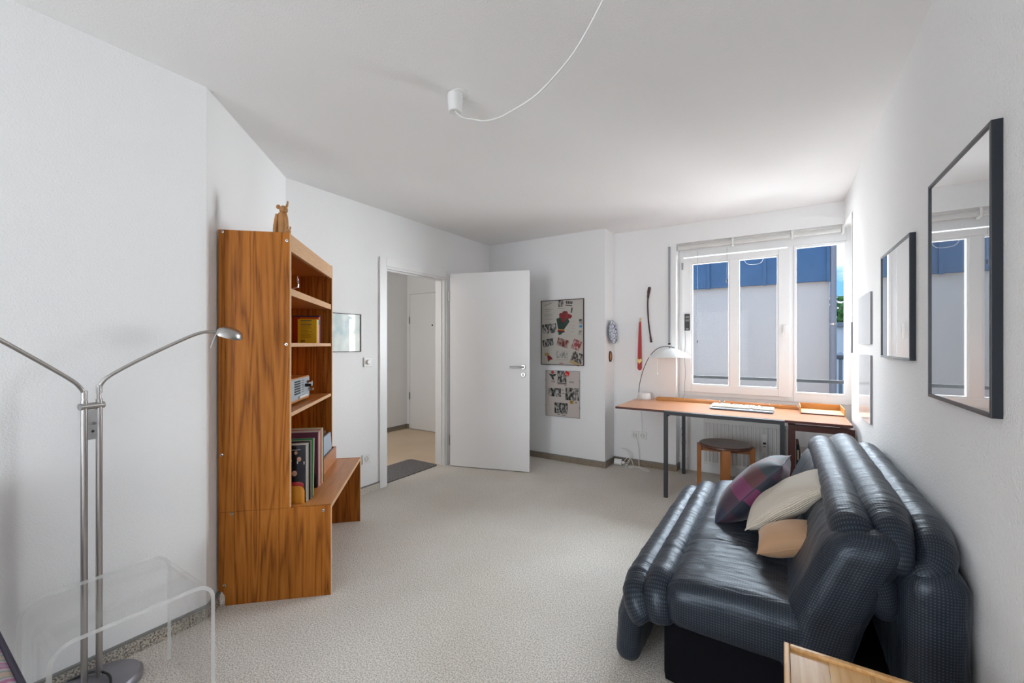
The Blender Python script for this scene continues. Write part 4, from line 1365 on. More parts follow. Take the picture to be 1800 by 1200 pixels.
uc = thing('side_table', 'open dark red wooden frame table tucked under the right end of the desk', 'table', (0.24, 4.0, 0))
wl = (0.24, 4.0, 0)
UX0, UX1, UY0, UY1, UZ = 0.048, 0.438, 3.79, 4.25, 0.688
for x in (UX0, UX1 - 0.042):
    for y in (UY0, UY1 - 0.042):
        box('leg', x, x + 0.042, y, y + 0.042, 0, UZ - 0.045, M_mahog, uc, bev=0.001, world=wl)
box('top_rail', UX0, UX1, UY0, UY0 + 0.042, UZ - 0.044, UZ, M_mahog, uc, bev=0.001, world=wl)
box('top_rail', UX0, UX1, UY1 - 0.042, UY1, UZ - 0.044, UZ, M_mahog, uc, bev=0.001, world=wl)
box('side_rail', UX0, UX0 + 0.042, UY0 + 0.043, UY1 - 0.043, UZ - 0.044, UZ, M_mahog, uc, bev=0.001, world=wl)
box('side_rail', UX1 - 0.042, UX1, UY0 + 0.043, UY1 - 0.043, UZ - 0.044, UZ, M_mahog, uc, bev=0.001, world=wl)
box('shelf_board', UX0 + 0.006, UX1 - 0.006, UY0 + 0.043, UY1 - 0.043, 0.24, 0.26, M_mahog, uc, world=wl)
for k, (x0, th, h, m, lb) in enumerate(((0.100, 0.018, 0.26, M_black, 'black folder standing upright under the right end of the desk'), (0.125, 0.05, 0.20, M_lpwht, 'white box file beside the black folder under the desk'), (0.18, 0.03, 0.22, M_green, 'dark green folder at the right of the box file under the desk'))):
    o = thing('shelf_folder', lb, 'folder', (x0, 3.9, 0.26))
    box('cover', 0, th, 0, 0.24, 0, h, m, o, bev=0.002)
    box('label_strip', th * 0.2, th * 0.8, -0.0008, 0.0, h * 0.55, h * 0.85, M_lpcrm, o)


# trays, keyboard, lamp on the desk
def pen_tray(label, x0, x1, div):
    o = thing('pen_tray', label, 'tray', (x0, 4.36, ZD))
    L = x1 - x0
    box('front', 0, L, 0, 0.006, 0, 0.026, M_tray, o, bev=0.001)
    box('rear', 0, L, 0.074, 0.080, 0, 0.026, M_tray, o, bev=0.001)
    box('end', 0, 0.006, 0.006, 0.074, 0, 0.026, M_tray, o)
    box('end', L - 0.006, L, 0.006, 0.074, 0, 0.026, M_tray, o)
    box('bottom', 0.006, L - 0.006, 0.006, 0.074, 0, 0.004, M_tray, o)
    for d in div:
        box('divider', d, d + 0.005, 0.006, 0.074, 0.004, 0.024, M_edge, o)
    return o


pen_tray('long wooden pen tray at the back of the desk beside the lamp', -1.065, -0.485, (0.16, 0.26))
pen_tray('long wooden pen tray behind the keyboard, beside the letter tray', -0.450, 0.124, (0.36, 0.44))
lt = thing('letter_tray', 'open wooden letter tray on the right end of the desk', 'tray', (0.275, 4.3, ZD))
wl = (0.275, 4.3, ZD)
box('bottom', 0.136, 0.412, 4.13, 4.44, ZD + 0.003, ZD + 0.009, M_tray, lt, world=wl)
box('side', 0.130, 0.136, 4.13, 4.446, ZD, ZD + 0.055, M_tray, lt, bev=0.001, world=wl)
box('side', 0.412, 0.418, 4.13, 4.446, ZD, ZD + 0.055, M_tray, lt, bev=0.001, world=wl)
box('rear', 0.136, 0.412, 4.44, 4.446, ZD, ZD + 0.055, M_tray, lt, bev=0.001, world=wl)
box('front_lip', 0.136, 0.412, 4.124, 4.13, ZD, ZD + 0.009, M_mahog, lt, world=wl)

kb = thing('computer_keyboard', 'beige and pale blue computer keyboard on the desk', 'keyboard', (-0.285, 4.07, ZD), radians(-2))
prism('body', [(-0.235, -0.085, 0.004), (-0.235, 0.085, 0.004), (-0.235, 0.085, 0.034), (-0.235, 0.04, 0.030), (-0.235, -0.06, 0.018), (-0.235, -0.085, 0.014)], (0.47, 0, 0), [M_kbd], kb, bev=0.002)
box('base', -0.228, 0.228, -0.080, 0.08, 0, 0.0045, M_black, kb)
bm = bmesh.new()
for r_ in range(6):
    y_ = -0.052 + r_ * 0.021 + (0.006 if r_ == 5 else 0)
    zb = 0.019 + (y_ + 0.06) * 0.115
    x_ = -0.224
    while x_ < 0.222:
        wkey = 0.1 if (r_ == 0 and -0.16 < x_ < -0.14) else 0.0165
        if not (0.062 < x_ < 0.072 or 0.132 < x_ < 0.142) and not (r_ == 5 and int((x_ + 0.224) / 0.019) % 5 == 1) and not (r_ == 5 and x_ > 0.14):
            add_box(bm, x_, x_ + wkey, y_, y_ + 0.0165, zb, zb + 0.008)
        x_ += wkey + 0.0025
fin('keys', bm, M_key, kb)['kind'] = 'stuff'
box('status_panel', 0.142, 0.222, 0.052, 0.078, 0.0335, 0.0355, M_zinc, kb)

dl = thing('desk_lamp', 'white desk lamp with flat dome shade on a thin arched arm', 'lamp', (-1.185, 4.375, ZD))
lathe('base', [(0, 0.0), (0.070, 0.0), (0.072, 0.006), (0.060, 0.058), (0.055, 0.064), (0, 0.064)], M_lampw, dl, 36)
tube('arm', smooth_path([(-0.055, 0.0, 0.055), (-0.048, 0, 0.14), (-0.015, 0, 0.28), (0.05, 0, 0.43), (0.13, 0, 0.515), (0.21, 0, 0.538), (0.295, 0, 0.528)], 8), 0.0035, M_dark, dl, 8)
shd = lathe('shade', [(0, 0.52), (0.03, 0.519), (0.09, 0.505), (0.15, 0.475), (0.19, 0.443), (0.2, 0.432), (0.199, 0.430), (0.185, 0.440), (0.14, 0.472), (0.08, 0.50), (0, 0.512)], M_lampw, dl, 48, Matrix.Translation((0.25, 0, 0)))
cyl('shade_pin', (0.25, 0, 0.515), (0.25, 0, 0.536), 0.004, M_dark, shd, 8)
lathe('bulb', [(0, 0.455), (0.018, 0.462), (0.022, 0.478), (0.014, 0.498), (0.012, 0.51)], M_lampw, shd, 16, Matrix.Translation((0.25, 0, 0)))
pc = cyl('pull_cord', (0.13, 0, 0.478), (0.13, 0, 0.272), 0.0012, M_whitep, dl, 6)
cyl('cord_bead', (0.13, 0, 0.272), (0.13, 0, 0.252), 0.0045, M_whitep, pc, 8)
tube('power_cord', smooth_path([(-0.045, 0.05, 0.01), (-0.065, 0.113, -0.01), (-0.062, 0.115, -0.2), (-0.05, 0.11, -0.385)], 6), 0.0022, M_whitep, dl, 6)

pw = thing('white_power_cable', 'white cable hanging from the socket and curling on the floor', 'cable', (-1.30, YW - 0.05, 0))
tube('cable', smooth_path([(-1.313, 4.483, 0.325), (-1.290, 4.470, 0.29), (-1.270, 4.463, 0.20), (-1.262, 4.455, 0.08), (-1.235, 4.40, 0.006), (-1.15, 4.33, 0.005), (-1.13, 4.37, 0.005), (-1.22, 4.41, 0.006), (-1.36, 4.40, 0.005)], 8), 0.0035, M_whitep, pw, 8, world=(-1.30, YW - 0.05, 0))
pg = thing('loose_adapter', 'white plug adapter with tangled cable on the floor by the column', 'adapter', (-1.475, 4.40, 0))
cyl('plug', (-0.03, 0, 0.034), (0.045, 0.01, 0.034), 0.033, M_whitep, pg, 16)
cyl('neck', (0.045, 0.01, 0.034), (0.075, 0.012, 0.030), 0.016, M_whitep, pg, 12)
tube('cord', smooth_path([(0.07, 0.01, 0.03), (0.11, 0.0, 0.05), (0.14, 0.02, 0.13), (0.09, 0.05, 0.16), (0.02, 0.05, 0.17), (0.08, 0.055, 0.15), (0.13, 0.03, 0.08), (0.10, -0.03, 0.006), (0.15, -0.05, 0.005), (0.17, 0.0, 0.02), (0.12, 0.04, 0.09), (0.07, 0.03, 0.05), (0.12, -0.01, 0.006), (0.18, -0.02, 0.005)], 6), 0.003, M_whitep, pg, 8)
cw = thing('thin_wire', 'thin grey wire dangling in the niche behind the desk leg', 'wire', (-0.85, 4.62, 0.2))
tube('wire', smooth_path([(0.0, 0, 0.56), (-0.02, 0, 0.40), (0.0, -0.01, 0.28), (-0.03, -0.02, 0.18), (0.01, -0.02, 0.14), (0.03, -0.02, 0.08), (0.0, -0.02, 0.05), (-0.03, -0.02, 0.12), (0.01, -0.02, 0.2)], 6), 0.0018, M_zinc, cw, 6)

# ------------------------------------------------------------------ radiator
ra = thing('radiator', 'white ribbed panel radiator in the niche under the window', 'radiator', (-0.29, 4.58, 0.1))
wl = (-0.29, 4.58, 0.1)
RX0, RX1, RZ0, RZ1 = -0.650, 0.070, 0.10, 0.545
box('panel', RX0, RX1, 4.562, 4.574, RZ0, RZ1, M_rad, ra, bev=0.003, world=wl)
nfl = 22
pit = (RX1 - RX0) / nfl
for k in range(nfl):
    x0 = RX0 + k * pit
    prism('rib', [(x0 + pit * 0.14, 4.562, RZ0 + 0.03), (x0 + pit * 0.86, 4.562, RZ0 + 0.03), (x0 + pit * 0.66, 4.550, RZ0 + 0.03), (x0 + pit * 0.34, 4.550, RZ0 + 0.03)], (0, 0, RZ1 - RZ0 - 0.06), M_rad, ra, world=wl)
box('rear_panel', RX0, RX1, 4.612, 4.622, RZ0, RZ1, M_rad, ra, world=wl)
bm = bmesh.new()
k = RX0 + 0.006
while k < RX1 - 0.006:
    add_box(bm, k, k + 0.006, 4.558, 4.622, RZ1, RZ1 + 0.008)
    k += 0.0125
add_box(bm, RX0, RX1, 4.552, 4.558, RZ1 - 0.012, RZ1 + 0.009)
add_box(bm, RX0, RX1, 4.622, 4.628, RZ1 - 0.012, RZ1 + 0.009)
fin('top_grille', bm, M_rad, ra, world=wl)['kind'] = 'stuff'
for x in (RX0, RX1 - 0.004):
    box('side_cover', x - 0.002, x + 0.004, 4.575, 4.611, RZ0, RZ1, M_rad, ra, world=wl)
hm = box('heat_meter', -0.150, -0.108, 4.528, 4.549, 0.285, 0.462, M_whitep, ra, bev=0.003, world=wl)
box('meter_display', -0.141, -0.117, 4.5265, 4.5285, 0.366, 0.384, M_black, hm, world=wl)
box('meter_label', -0.141, -0.117, 4.5268, 4.5285, 0.342, 0.350, M_grey, hm, world=wl)

# ------------------------------------------------------------------ stool
so = thing('round_stool', 'round wooden stool with dark seat and four square legs before the radiator', 'stool', (-0.405, 4.03, 0), radians(8))
lathe('seat', [(0, 0.432), (0.10, 0.433), (0.17, 0.438), (0.195, 0.442), (0.203, 0.436), (0.204, 0.424), (0.195, 0.412), (0, 0.410)], [M_stoolseat], so, 48)
for k in range(4):
    a = k * pi / 2 - pi / 2
    bm = bmesh.new()
    add_box(bm, 0.186, 0.222, -0.032, 0.032, 0.0, 0.425)
    bmesh.ops.transform(bm, matrix=Matrix.Rotation(a, 4, 'Z'), verts=bm.verts)
    fin('leg', bm, M_stool, so, bev=0.002)
for a in (0, pi / 2):
    bm = bmesh.new()
    add_box(bm, -0.186, 0.186, -0.012, 0.012, 0.365 if a == 0 else 0.366, 0.408)
    bmesh.ops.transform(bm, matrix=Matrix.Rotation(a, 4, 'Z'), verts=bm.verts)
    fin('stretcher', bm, M_stool, so, bev=0.002)

# ------------------------------------------------------------------ steel floor lamp
T1 = Vector((-2.150, 0.455, 0))      # left tube
T2 = Vector((-2.162, 0.498, 0))      # right tube
fl = thing('floor_lamp', 'twin-tube steel floor lamp with two swivelling arms', 'lamp', (-2.15, 0.47, 0))
wl = (-2.15, 0.47, 0)
lathe('base', [(0, 0.0), (0.120, 0.0), (0.126, 0.006), (0.126, 0.026), (0.118, 0.036), (0.06, 0.042), (0, 0.043)], M_basem, fl, 48, Matrix.Translation((-2.140, 0.475, 0)), 0.92, 1.14, world=wl)
cyl('tube', (T1.x, T1.y, 0.04), (T1.x, T1.y, 1.085), 0.0098, M_steel, fl, 18, world=wl)
cyl('tube', (T2.x, T2.y, 0.04), (T2.x, T2.y, 1.085), 0.0098, M_steel, fl, 18, world=wl)
dd = (T2 - T1).normalized()
ZBk = 1.062
br = cyl('clamp_bar', (T1 - dd * 0.014 + Vector((0, 0, ZBk))), (T2 + dd * 0.014 + Vector((0, 0, ZBk))), 0.0125, M_steel, fl, 18, world=wl)
mid = (T1 + T2) / 2
nrm = Vector((dd.y, -dd.x, 0))
if nrm.x < 0:
    nrm = -nrm
bm = bmesh.new()
add_prism(bm, [mid + dd * s * 0.0155 + nrm * 0.006 + Vector((0, 0, zz)) for s, zz in ((-1, 0.938), (1, 0.938), (1, 1.048), (-1, 1.048))], -nrm * 0.012)
swp = fin('switch_plate', bm, M_steel, fl, bev=0.001, world=wl)
c0 = mid + nrm * 0.006
cyl('knob', c0 + Vector((0, 0, 0.998)), c0 + nrm * 0.012 + Vector((0, 0, 0.998)), 0.005, M_chrome, swp, 12, world=wl)
cyl('switch_hole', c0 + Vector((0, 0, 0.968)), c0 + nrm * 0.0008 + Vector((0, 0, 0.968)), 0.005, M_black, swp, 12, world=wl)


def lamp_arm(T, pts, zcol):
    a = tube('arm', smooth_path([(T.x, T.y, 1.08)] + pts, 7), 0.0068, M_steel, fl, 12, world=wl)
    cyl('collar', (T.x, T.y, zcol), (T.x, T.y, zcol + 0.03), 0.0088, M_steel, a, 14, world=wl)
    return a


def lamp_head(parent, c, d):
    """flattened dome head, d = horizontal direction it points to"""
    d = Vector(d).normalized()
    R = Matrix.Translation(c) @ Matrix.Rotation(math.atan2(d.y, d.x), 4, 'Z') @ Matrix.Rotation(radians(12), 4, 'Y') @ Matrix.Rotation(radians(22), 4, 'X')
    h = lathe('head', [(0, 0.030), (0.012, 0.029), (0.026, 0.024), (0.037, 0.014), (0.043, -0.002), (0.044, -0.010), (0.042, -0.010), (0.038, 0.006), (0.026, 0.016), (0, 0.022)], M_steel, parent, 32, R, 1.25, 0.95, world=wl)
    lathe('lens', [(0, -0.010), (0.022, -0.009), (0.032, -0.004), (0.033, 0.002)], M_chrome, h, 24, R @ Matrix.Translation((0.008, 0, 0)), 1.2, 0.9, world=wl)
    g0 = c - d * 0.05
    cyl('grip', g0 + Vector((0, 0, 0.004)), g0 - d * 0.022 + Vector((0, 0, -0.062)), 0.004, M_steel, h, 10, world=wl)
    return h


ar = lamp_arm(T2, [(T2.x, T2.y, 1.12), (-2.158, 0.508, 1.150), (-2.150, 0.535, 1.178), (-2.14, 0.62, 1.235), (-2.12, 0.74, 1.307), (-2.112, 0.80, 1.337), (-2.108, 0.835, 1.345), (-2.104, 0.87, 1.343)], 1.108)
lamp_head(ar, Vector((-2.098, 0.915, 1.336)), (0.006, 0.05, 0))
al = lamp_arm(T1, [(T1.x, T1.y, 1.105), (-2.146, 0.445, 1.13), (-2.13, 0.42, 1.16), (-2.08, 0.345, 1.222), (-2.01, 0.245, 1.30), (-1.93, 0.13, 1.385), (-1.89, 0.07, 1.405), (-1.86, 0.03, 1.40)], 1.09)
lamp_head(al, Vector((-1.832, -0.005, 1.392)), (0.03, -0.045, 0))
tube('power_cord', smooth_path([(-2.03, 0.47, 0.032), (-2.05, 0.50, 0.047), (-2.12, 0.515, 0.053), (-2.19, 0.49, 0.052), (-2.235, 0.43, 0.035), (-2.25, 0.36, 0.006), (-2.25, 0.15, 0.005), (-2.24, -0.3, 0.005)], 8), 0.004, M_black, fl, 8, world=wl)

# ------------------------------------------------------------------ acrylic side table
at_ = thing('acrylic_side_table', 'clear acrylic waterfall side table in front of the floor lamp', 'table', (-1.91, 0.50, 0))
AX0, AX1, AY0, AY1, AZ, AT, AR = -2.112, -1.722, 0.288, 0.703, 0.44, 0.012, 0.06
prof = [(AY0, 0.0)]
for k in range(9):
    a = pi - k * pi / 16
    prof.append((AY0 + AR + AR * cos(a), AZ - AR + AR * sin(a)))
for k in range(9):
    a = pi / 2 - k * pi / 16
    prof.append((AY1 - AR + AR * cos(a), AZ - AR + AR * sin(a)))
prof.append((AY1, 0.0))
inn = [(AY0 + AT, 0.0)]
for k in range(9):
    a = pi - k * pi / 16
    inn.append((AY0 + AR + (AR - AT) * cos(a), AZ - AR + (AR - AT) * sin(a)))
for k in range(9):
    a = pi / 2 - k * pi / 16
    inn.append((AY1 - AR + (AR - AT) * cos(a), AZ - AR + (AR - AT) * sin(a)))
inn.append((AY1 - AT, 0.0))
bm = bmesh.new()
vs = {}
for nm, pr in (('o', prof), ('i', inn)):
    for xi, x in enumerate((AX0, AX1)):
        vs[nm, xi] = [bm.verts.new((x, y, z)) for y, z in pr]
for k in range(len(prof) - 1):
    f = bm.faces.new((vs['o', 0][k], vs['o', 0][k + 1], vs['o', 1][k + 1], vs['o', 1][k]))
    f.smooth = True
    f = bm.faces.new((vs['i', 0][k], vs['i', 1][k], vs['i', 1][k + 1], vs['i', 0][k + 1]))
    f.smooth = True
    for xi in (0, 1):
        f = bm.faces.new((vs['o', xi][k], vs['i', xi][k], vs['i', xi][k + 1], vs['o', xi][k + 1]))
        f.material_index = 1
fin('sheet', bm, [M_acr, M_acre], at_, world=(-1.91, 0.50, 0))

# ------------------------------------------------------------------ chair with patterned fabric (bottom left)
ch = thing('patterned_chair', 'low chair upholstered in multicoloured wave fabric at the lower left edge', 'chair', (-1.80, -0.06, 0))


def rounded_box(x0, x1, y0, y1, z0, z1, r, nx=14, ny=14, nz=8, fn=None):
    """rounded box as one closed grid mesh with box-mapped uv in metres; fn(v, n) -> displaced v"""
    bm = bmesh.new()
    uvl = bm.loops.layers.uv.new('UVMap')
    c = Vector(((x0 + x1) / 2, (y0 + y1) / 2, (z0 + z1) / 2))
    hs = Vector(((x1 - x0) / 2, (y1 - y0) / 2, (z1 - z0) / 2))
    N = (nx, ny, nz)
    cache = {}

    def vert(i, j, k):
        key = (i, j, k)
        if key in cache:
            return cache[key]
        p = Vector((-hs.x + 2 * hs.x * i / nx, -hs.y + 2 * hs.y * j / ny, -hs.z + 2 * hs.z * k / nz))
        q = Vector([max(-(hs[a] - r), min(hs[a] - r, p[a])) for a in range(3)])
        d = p - q
        nrm_ = d.normalized() if d.length > 1e-9 else Vector((0, 0, 1))
        if d.length > 1e-9:
            p = q + nrm_ * r
        p = p + c
        if fn:
            p = fn(p, nrm_)
        v = bm.verts.new(p)
        cache[key] = v
        return v

    for ax in range(3):
        a, b = [(1, 2), (0, 2), (0, 1)][ax]
        for side in (0, N[ax]):
            for i in range(N[a]):
                for j in range(N[b]):
                    ids = []
                    for di, dj in ((0, 0), (1, 0), (1, 1), (0, 1)):
                        t = [0, 0, 0]
                        t[ax] = side
                        t[a] = i + di
                        t[b] = j + dj
                        ids.append(tuple(t))
                    f = bm.faces.new([vert(*t) for t in ids])
                    f.smooth = True
                    for l, t in zip(f.loops, ids):
                        l[uvl].uv = (t[a] / N[a] * 2 * hs[a], t[b] / N[b] * 2 * hs[b])
    return bm


bmc = rounded_box(-0.31, 0.30, -0.30, 0.292, 0.30, 0.475, 0.045, 20, 20, 8)
fin('seat_cushion', bmc, M_chair, ch, smooth=True)
bmc = rounded_box(-0.42, -0.28, -0.30, 0.292, 0.36, 0.85, 0.05, 8, 20, 16, lambda p, n: p + Vector((-(p.z - 0.4) * 0.06, 0, 0)))
fin('backrest', bmc, M_chair, ch, smooth=True)
tube('piping', [(-0.27, 0.281, 0.463), (0.26, 0.281, 0.463)], 0.007, M_pipe, ch, 8)
box('frame', -0.30, 0.29, -0.28, 0.27, 0.26, 0.30, M_black, ch, bev=0.004)
for x in (-0.27, 0.26):
    for y in (-0.25, 0.24):
        cyl('leg', (x, y, 0), (x, y, 0.265), 0.016, M_black, ch, 12)

# ------------------------------------------------------------------ wooden table (bottom right)
tb = thing('wooden_table', 'light oak side table with raised rim at the lower right edge', 'table', (0.22, 0.98, 0))
TZ, TX0, TX1, TY0, TY1 = 0.50, 0.006, 0.435, 0.58, 1.335
wl = (0.22, 0.98, 0)
for k in range(5):
    xa = TX0 + 0.014 + k * (TX1 - TX0 - 0.028) / 5
    xb = TX0 + 0.014 + (k + 1) * (TX1 - TX0 - 0.028) / 5 - 0.0006
    box('plank', xa, xb, TY0 + 0.015, TY1 - 0.015, TZ - 0.028, TZ - 0.008, wood('oak_plank_%d' % k, *[tuple(c * (0.86 + 0.07 * ((k * 3) % 5)) for c in cc) for cc in ((0.50, 0.25, 0.08), (0.64, 0.37, 0.15), (0.70, 0.45, 0.21))], 0.3, 'y', 0.9, figure=0.25), tb, world=wl)
boxes('rim', [(TX0, TX0 + 0.013, TY0, TY1, TZ - 0.045, TZ), (TX1 - 0.013, TX1, TY0, TY1, TZ - 0.045, TZ), (TX0 + 0.0135, TX1 - 0.0135, TY1 - 0.0145, TY1, TZ - 0.045, TZ), (TX0 + 0.0135, TX1 - 0.0135, TY0, TY0 + 0.0145, TZ - 0.045, TZ)], M_oak, tb, bev=0.003, world=wl)
for x in (TX0 + 0.014, TX1 - 0.054):
    for y in (TY0 + 0.016, TY1 - 0.056):
        box('leg', x, x + 0.04, y, y + 0.04, 0, TZ - 0.03, M_oak, tb, bev=0.003, world=wl)

# ------------------------------------------------------------------ sofa
SY0, SY1 = 1.60, 3.05
sf = thing('sofa_bed', 'two-seat sofa bed under a dark blue houndstooth quilted cover', 'sofa', (0.0, 2.33, 0))
wl = (0.0, 2.33, 0)
bmb = rounded_box(-0.385, 0.42, SY0 + 0.06, SY1 - 0.06, 0.0, 0.27, 0.03, 10, 14, 6)
fin('base', bmb, M_navy, sf, smooth=True, world=wl)


def wrink(p, amp, fy=26.0, fx=6.0):
    m = 0.4 + 1.2 * max(0.0, noise.noise(Vector((p.x * 3 + 7, p.y * 4.5, p.z * 3))) + 0.25)
    return amp * m * (noise.noise(Vector((p.x * fx * 1.6 + p.y * 5, p.y * fy, p.z * fx))) + 0.6 * noise.noise(Vector((p.x * fx * 3, p.y * fy * 2.6, p.z * fx * 2))))


def quilt(name, x0, x1, z0, z1, r, y0=SY0, y1=SY1, fn=None, wr=0.004, nx=18, ny=110, nz=14):
    def f(p, n):
        p = p + n * wrink(p, wr)
        return fn(p, n) if fn else p
    return fin(name, rounded_box(x0, x1, y0, y1, z0, z1, r, nx, ny, nz, f), M_sofa, sf, smooth=True, world=wl)


def seat_fn(p, n):
    # puffed top with a soft dip at the tufted cross seams, front lower than the back
    t = (p.x + 0.36) / 0.42
    p.z += 0.03 * t * max(0, (p.z - 0.25) / 0.2)
    if n.z > 0.3:
        for ys in (2.05, 2.5):
            p.z -= 0.008 * math.exp(-((p.y - ys) / 0.02) ** 2)
        p.z += 0.012 * sin(pi * max(0, min(1, t)))
    return p


quilt('seat_cushion', -0.368, 0.10, 0.245, 0.415, 0.062, fn=seat_fn, wr=0.0035, nx=36)


def sweep(name, path, rx, rz, wr=0.004, seg=24, n=9, ref=(1, 0, 0), taper=1.0):
    """quilt roll: elliptical sweep along a path, rounded at both ends, uv in metres"""
    P = smooth_path(path, n)
    # resample evenly
    Ls = [0]
    for a, b in zip(P, P[1:]):
        Ls.append(Ls[-1] + (b - a).length)
    tot = Ls[-1]
    m = max(24, int(tot / 0.013))
    Q = []
    j = 0
    for i in range(m + 1):
        d = tot * i / m
        while j < len(Ls) - 2 and Ls[j + 1] < d:
            j += 1
        t = (d - Ls[j]) / max(1e-9, Ls[j + 1] - Ls[j])
        Q.append(P[j].lerp(P[j + 1], t))
    bm = bmesh.new()
    uvl = bm.loops.layers.uv.new('UVMap')
    rings = []
    ref = Vector(ref)
    for i, p in enumerate(Q):
        T = (Q[min(m, i + 1)] - Q[max(0, i - 1)]).normalized()
        a = (ref - T * ref.dot(T)).normalized()
        b = T.cross(a)
        d = tot * i / m
        e = min(d, tot - d)
        er = max(rx, rz) * 0.5
        s = 1.0 if e > er else sqrt(max(0.0, 1 - (1 - e / er) ** 2))
        if tot - d < 0.24:      # the near end gathers into the pinch of the seams
            s *= taper + (1 - taper) * ((tot - d) / 0.24) ** 0.7
        s = max(s, 0.05)
        # tufted cross seams pinch the roll
        pinch = 1.0
        if 0.2 < d < tot - 0.2:
            ph = (d % 0.42) - 0.21
            pinch -= 0.03 * math.exp(-(ph / 0.010) ** 2)
        ring_ = []
        for k in range(seg):
            an = 2 * pi * k / seg
            v = a * cos(an) * rx * s * pinch + b * sin(an) * rz * s * pinch
            q = p + v
            q += v.normalized() * wrink(q, wr) * s
            ring_.append(bm.verts.new(q))
        rings.append(ring_)
    cir = pi * (rx + rz)
    for i in range(m):
        for k in range(seg):
            f = bm.faces.new((rings[i][k], rings[i][(k + 1) % seg], rings[i + 1][(k + 1) % seg], rings[i + 1][k]))
            f.smooth = True
            for l, (ii, kk) in zip(f.loops, ((i, k), (i, k + 1), (i + 1, k + 1), (i + 1, k))):
                l[uvl].uv = (kk / seg * cir, ii / m * tot)
    bm.faces.new(list(reversed(rings[0])))
    bm.faces.new(rings[-1])
    return fin(name, bm, M_sofa, sf, smooth=True, world=wl)


# two rolls along the seat front and the skirt that falls to the floor
sweep('seat_roll', [(-0.395, SY1 - 0.05, 0.22), (-0.395, SY1 - 0.06, 0.32), (-0.395, SY1 - 0.13, 0.362), (-0.395, 2.6, 0.364), (-0.395, 2.0, 0.362), (-0.395, SY0 + 0.14, 0.360), (-0.394, SY0 + 0.075, 0.335), (-0.39, SY0 + 0.058, 0.29), (-0.385, SY0 + 0.058, 0.235)], 0.060, 0.056, 0.0035)
sweep('seat_roll', [(-0.485, SY1 - 0.05, 0.18), (-0.485, SY1 - 0.06, 0.27), (-0.485, SY1 - 0.13, 0.318), (-0.487, 2.6, 0.322), (-0.487, 2.0, 0.320), (-0.485, SY0 + 0.15, 0.316), (-0.478, SY0 + 0.08, 0.295), (-0.455, SY0 + 0.062, 0.255), (-0.425, SY0 + 0.06, 0.225)], 0.060, 0.058, 0.0035)
quilt('front_skirt', -0.555, -0.455, 0.02, 0.315, 0.046, y0=SY0 + 0.045, y1=SY1 - 0.03, wr=0.004, nx=10, ny=110, nz=20,
      fn=lambda p, n: p + Vector((-0.018 * (1 - (p.z / 0.3)) + 0.02 * (p.z > 0.2) * (p.z - 0.2) / 0.1, 0.03 * max(0, (0.12 - p.z)) * (1 if p.y < 2 else -1), 0)))


# backrest
def back_fn(p, n):
    p.x += (p.z - 0.42) * 0.40
    if p.z < 0.42:
        p.x -= (p.z - 0.42) * 0.15
    if n.x < -0.3:
        for ys in (2.05, 2.5):
            p.x += 0.008 * math.exp(-((p.y - ys) / 0.02) ** 2)
    return p


quilt('back_cushion', 0.012, 0.215, 0.22, 0.725, 0.075, fn=back_fn, wr=0.004, nx=18, nz=34)
sweep('back_roll', [(0.19, SY1 - 0.05, 0.58), (0.19, SY1 - 0.06, 0.67), (0.19, SY1 - 0.14, 0.722), (0.19, 2.6, 0.726), (0.19, 2.0, 0.720), (0.19, SY0 + 0.15, 0.706), (0.198, SY0 + 0.085, 0.675), (0.225, SY0 + 0.06, 0.61), (0.255, SY0 + 0.065, 0.53), (0.265, SY0 + 0.09, 0.46)], 0.060, 0.060, 0.004, taper=0.45)
sweep('back_roll', [(0.285, SY1 - 0.05, 0.60), (0.285, SY1 - 0.06, 0.69), (0.285, SY1 - 0.14, 0.738), (0.285, 2.6, 0.742), (0.285, 2.0, 0.736), (0.285, SY0 + 0.15, 0.724), (0.288, SY0 + 0.085, 0.70), (0.292, SY0 + 0.05, 0.655), (0.294, SY0 + 0.055, 0.61)], 0.066, 0.064, 0.004, taper=0.3)
sweep('back_roll', [(0.380, SY1 - 0.05, 0.56), (0.380, SY1 - 0.06, 0.65), (0.380, SY1 - 0.14, 0.70), (0.380, 2.6, 0.705), (0.380, 2.0, 0.70), (0.380, SY0 + 0.16, 0.69), (0.376, SY0 + 0.09, 0.665), (0.355, SY0 + 0.055, 0.635), (0.305, SY0 + 0.05, 0.625)], 0.064, 0.066, 0.004, taper=0.45)
quilt('rear_skirt', 0.285, 0.442, 0.06, 0.665, 0.07, y0=SY0 - 0.005, y1=SY1 - 0.02, wr=0.004, nx=14, ny=110, nz=34)


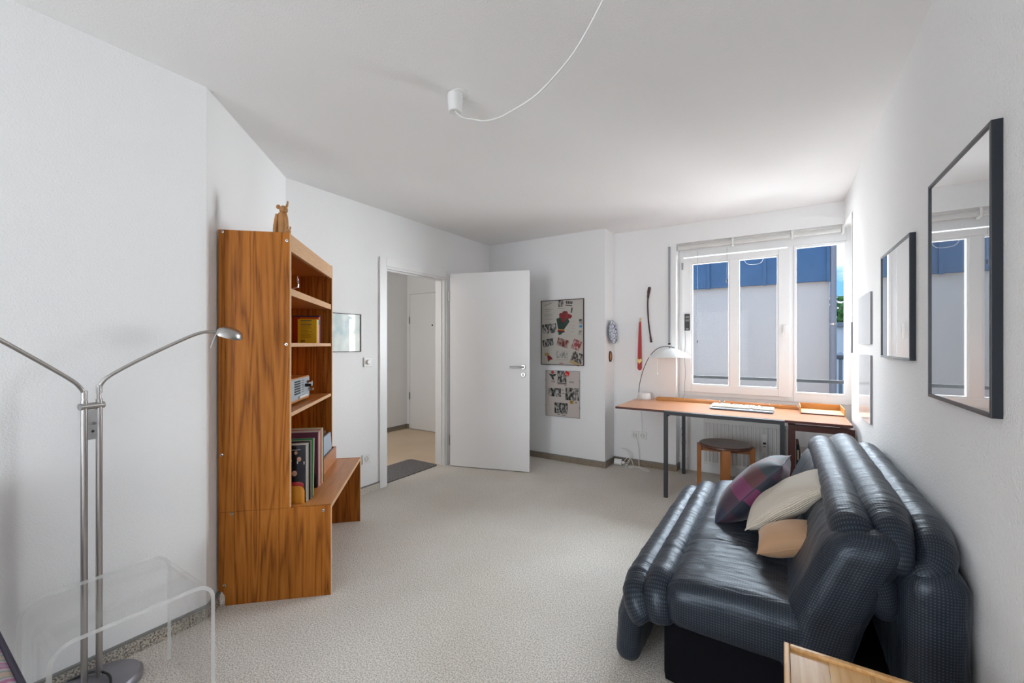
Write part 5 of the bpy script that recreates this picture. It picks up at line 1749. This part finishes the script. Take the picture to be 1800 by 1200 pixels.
# cushions on the sofa
def pillow(name, label, w, h, t, M, mat, seed=0, n=26, corner=0.10):
    o = link(name, None)
    o.matrix_world = M
    tag(o, label, 'cushion')
    bm = bmesh.new()
    uvl = bm.loops.layers.uv.new('UVMap')
    top, bot = {}, {}
    for i in range(n + 1):
        for j in range(n + 1):
            u, v = -1 + 2 * i / n, -1 + 2 * j / n
            pu = u * (1 - corner * (1 - v * v) * abs(u) ** 2 * 0.0 - corner * 0.6 * (1 - abs(v) ** 2) * u * u)
            pv = v * (1 - corner * 0.6 * (1 - abs(u) ** 2) * v * v)
            hh = t / 2 * ((1 - abs(u) ** 2.4) * (1 - abs(v) ** 2.4)) ** 0.5
            x, y = pu * w / 2, pv * h / 2
            wz = 0.035 * t * noise.noise(Vector((x * 14 + seed, y * 14, seed)))
            top[i, j] = bm.verts.new((x, y, hh + wz))
            bot[i, j] = top[i, j] if i in (0, n) or j in (0, n) else bm.verts.new((x, y, -hh + wz))
    for i in range(n):
        for j in range(n):
            ids = ((i, j), (i + 1, j), (i + 1, j + 1), (i, j + 1))
            for d, rev, off in ((top, False, 0.0), (bot, True, 2.37)):
                q = [d[k] for k in ids]
                kk = list(ids)
                if rev:
                    q.reverse()
                    kk.reverse()
                if len(set(q)) < 3:
                    continue
                try:
                    f = bm.faces.new(q)
                except ValueError:
                    continue
                f.smooth = True
                for l, (a, b) in zip(f.loops, kk):
                    l[uvl].uv = (a / n + off, b / n)
    fin('cover', bm, mat, o, smooth=True)
    bm = bmesh.new()
    pts = [top[i, 0] for i in range(0)]
    for i in range(n + 1):
        pass
    # piped seam around the edge
    ring_ = []
    for k in range(4 * n):
        s_, i = divmod(k, n)
        u, v = [(-1 + 2 * i / n, -1), (1, -1 + 2 * i / n), (1 - 2 * i / n, 1), (-1, 1 - 2 * i / n)][s_]
        pu = u * (1 - corner * 0.6 * (1 - abs(v) ** 2) * u * u)
        pv = v * (1 - corner * 0.6 * (1 - abs(u) ** 2) * v * v)
        ring_.append(Vector((pu * w / 2, pv * h / 2, 0.035 * t * noise.noise(Vector((pu * w / 2 * 14 + seed, pv * h / 2 * 14, seed))))))
    ring_.append(ring_[0])
    add_tube(bm, ring_, 0.0022, 6)
    fin('seam', bm, mat, o, smooth=True)
    return o


def place(c, ex, ey):
    """matrix with local x along ex, y along ey"""
    ex = Vector(ex).normalized()
    ey = Vector(ey)
    ey = (ey - ex * ey.dot(ex)).normalized()
    ez = ex.cross(ey)
    M = Matrix((ex, ey, ez)).transposed().to_4x4()
    return Matrix.Translation(c) @ M


pillow('patchwork_cushion', 'dark blue and plum patchwork cushion leaning on the sofa back', 0.43, 0.38, 0.18, place((-0.115, 2.43, 0.565), (0.64, 0.0, 0.77), (0.0, 0.97, -0.20)), M_patch, 1)
pillow('cream_cushion', 'cream ribbed cushion between the patchwork and tan cushions', 0.37, 0.28, 0.13, place((0.022, 2.19, 0.615), (0.72, -0.10, 0.62), (0.15, 1, 0.10)), M_cream, 4)
pillow('tan_cushion', 'small tan cushion, lowest and nearest of the three', 0.215, 0.17, 0.11, place((0.020, 1.96, 0.535), (0.88, -0.05, 0.38), (0.1, 1, 0.22)), M_tan, 8)
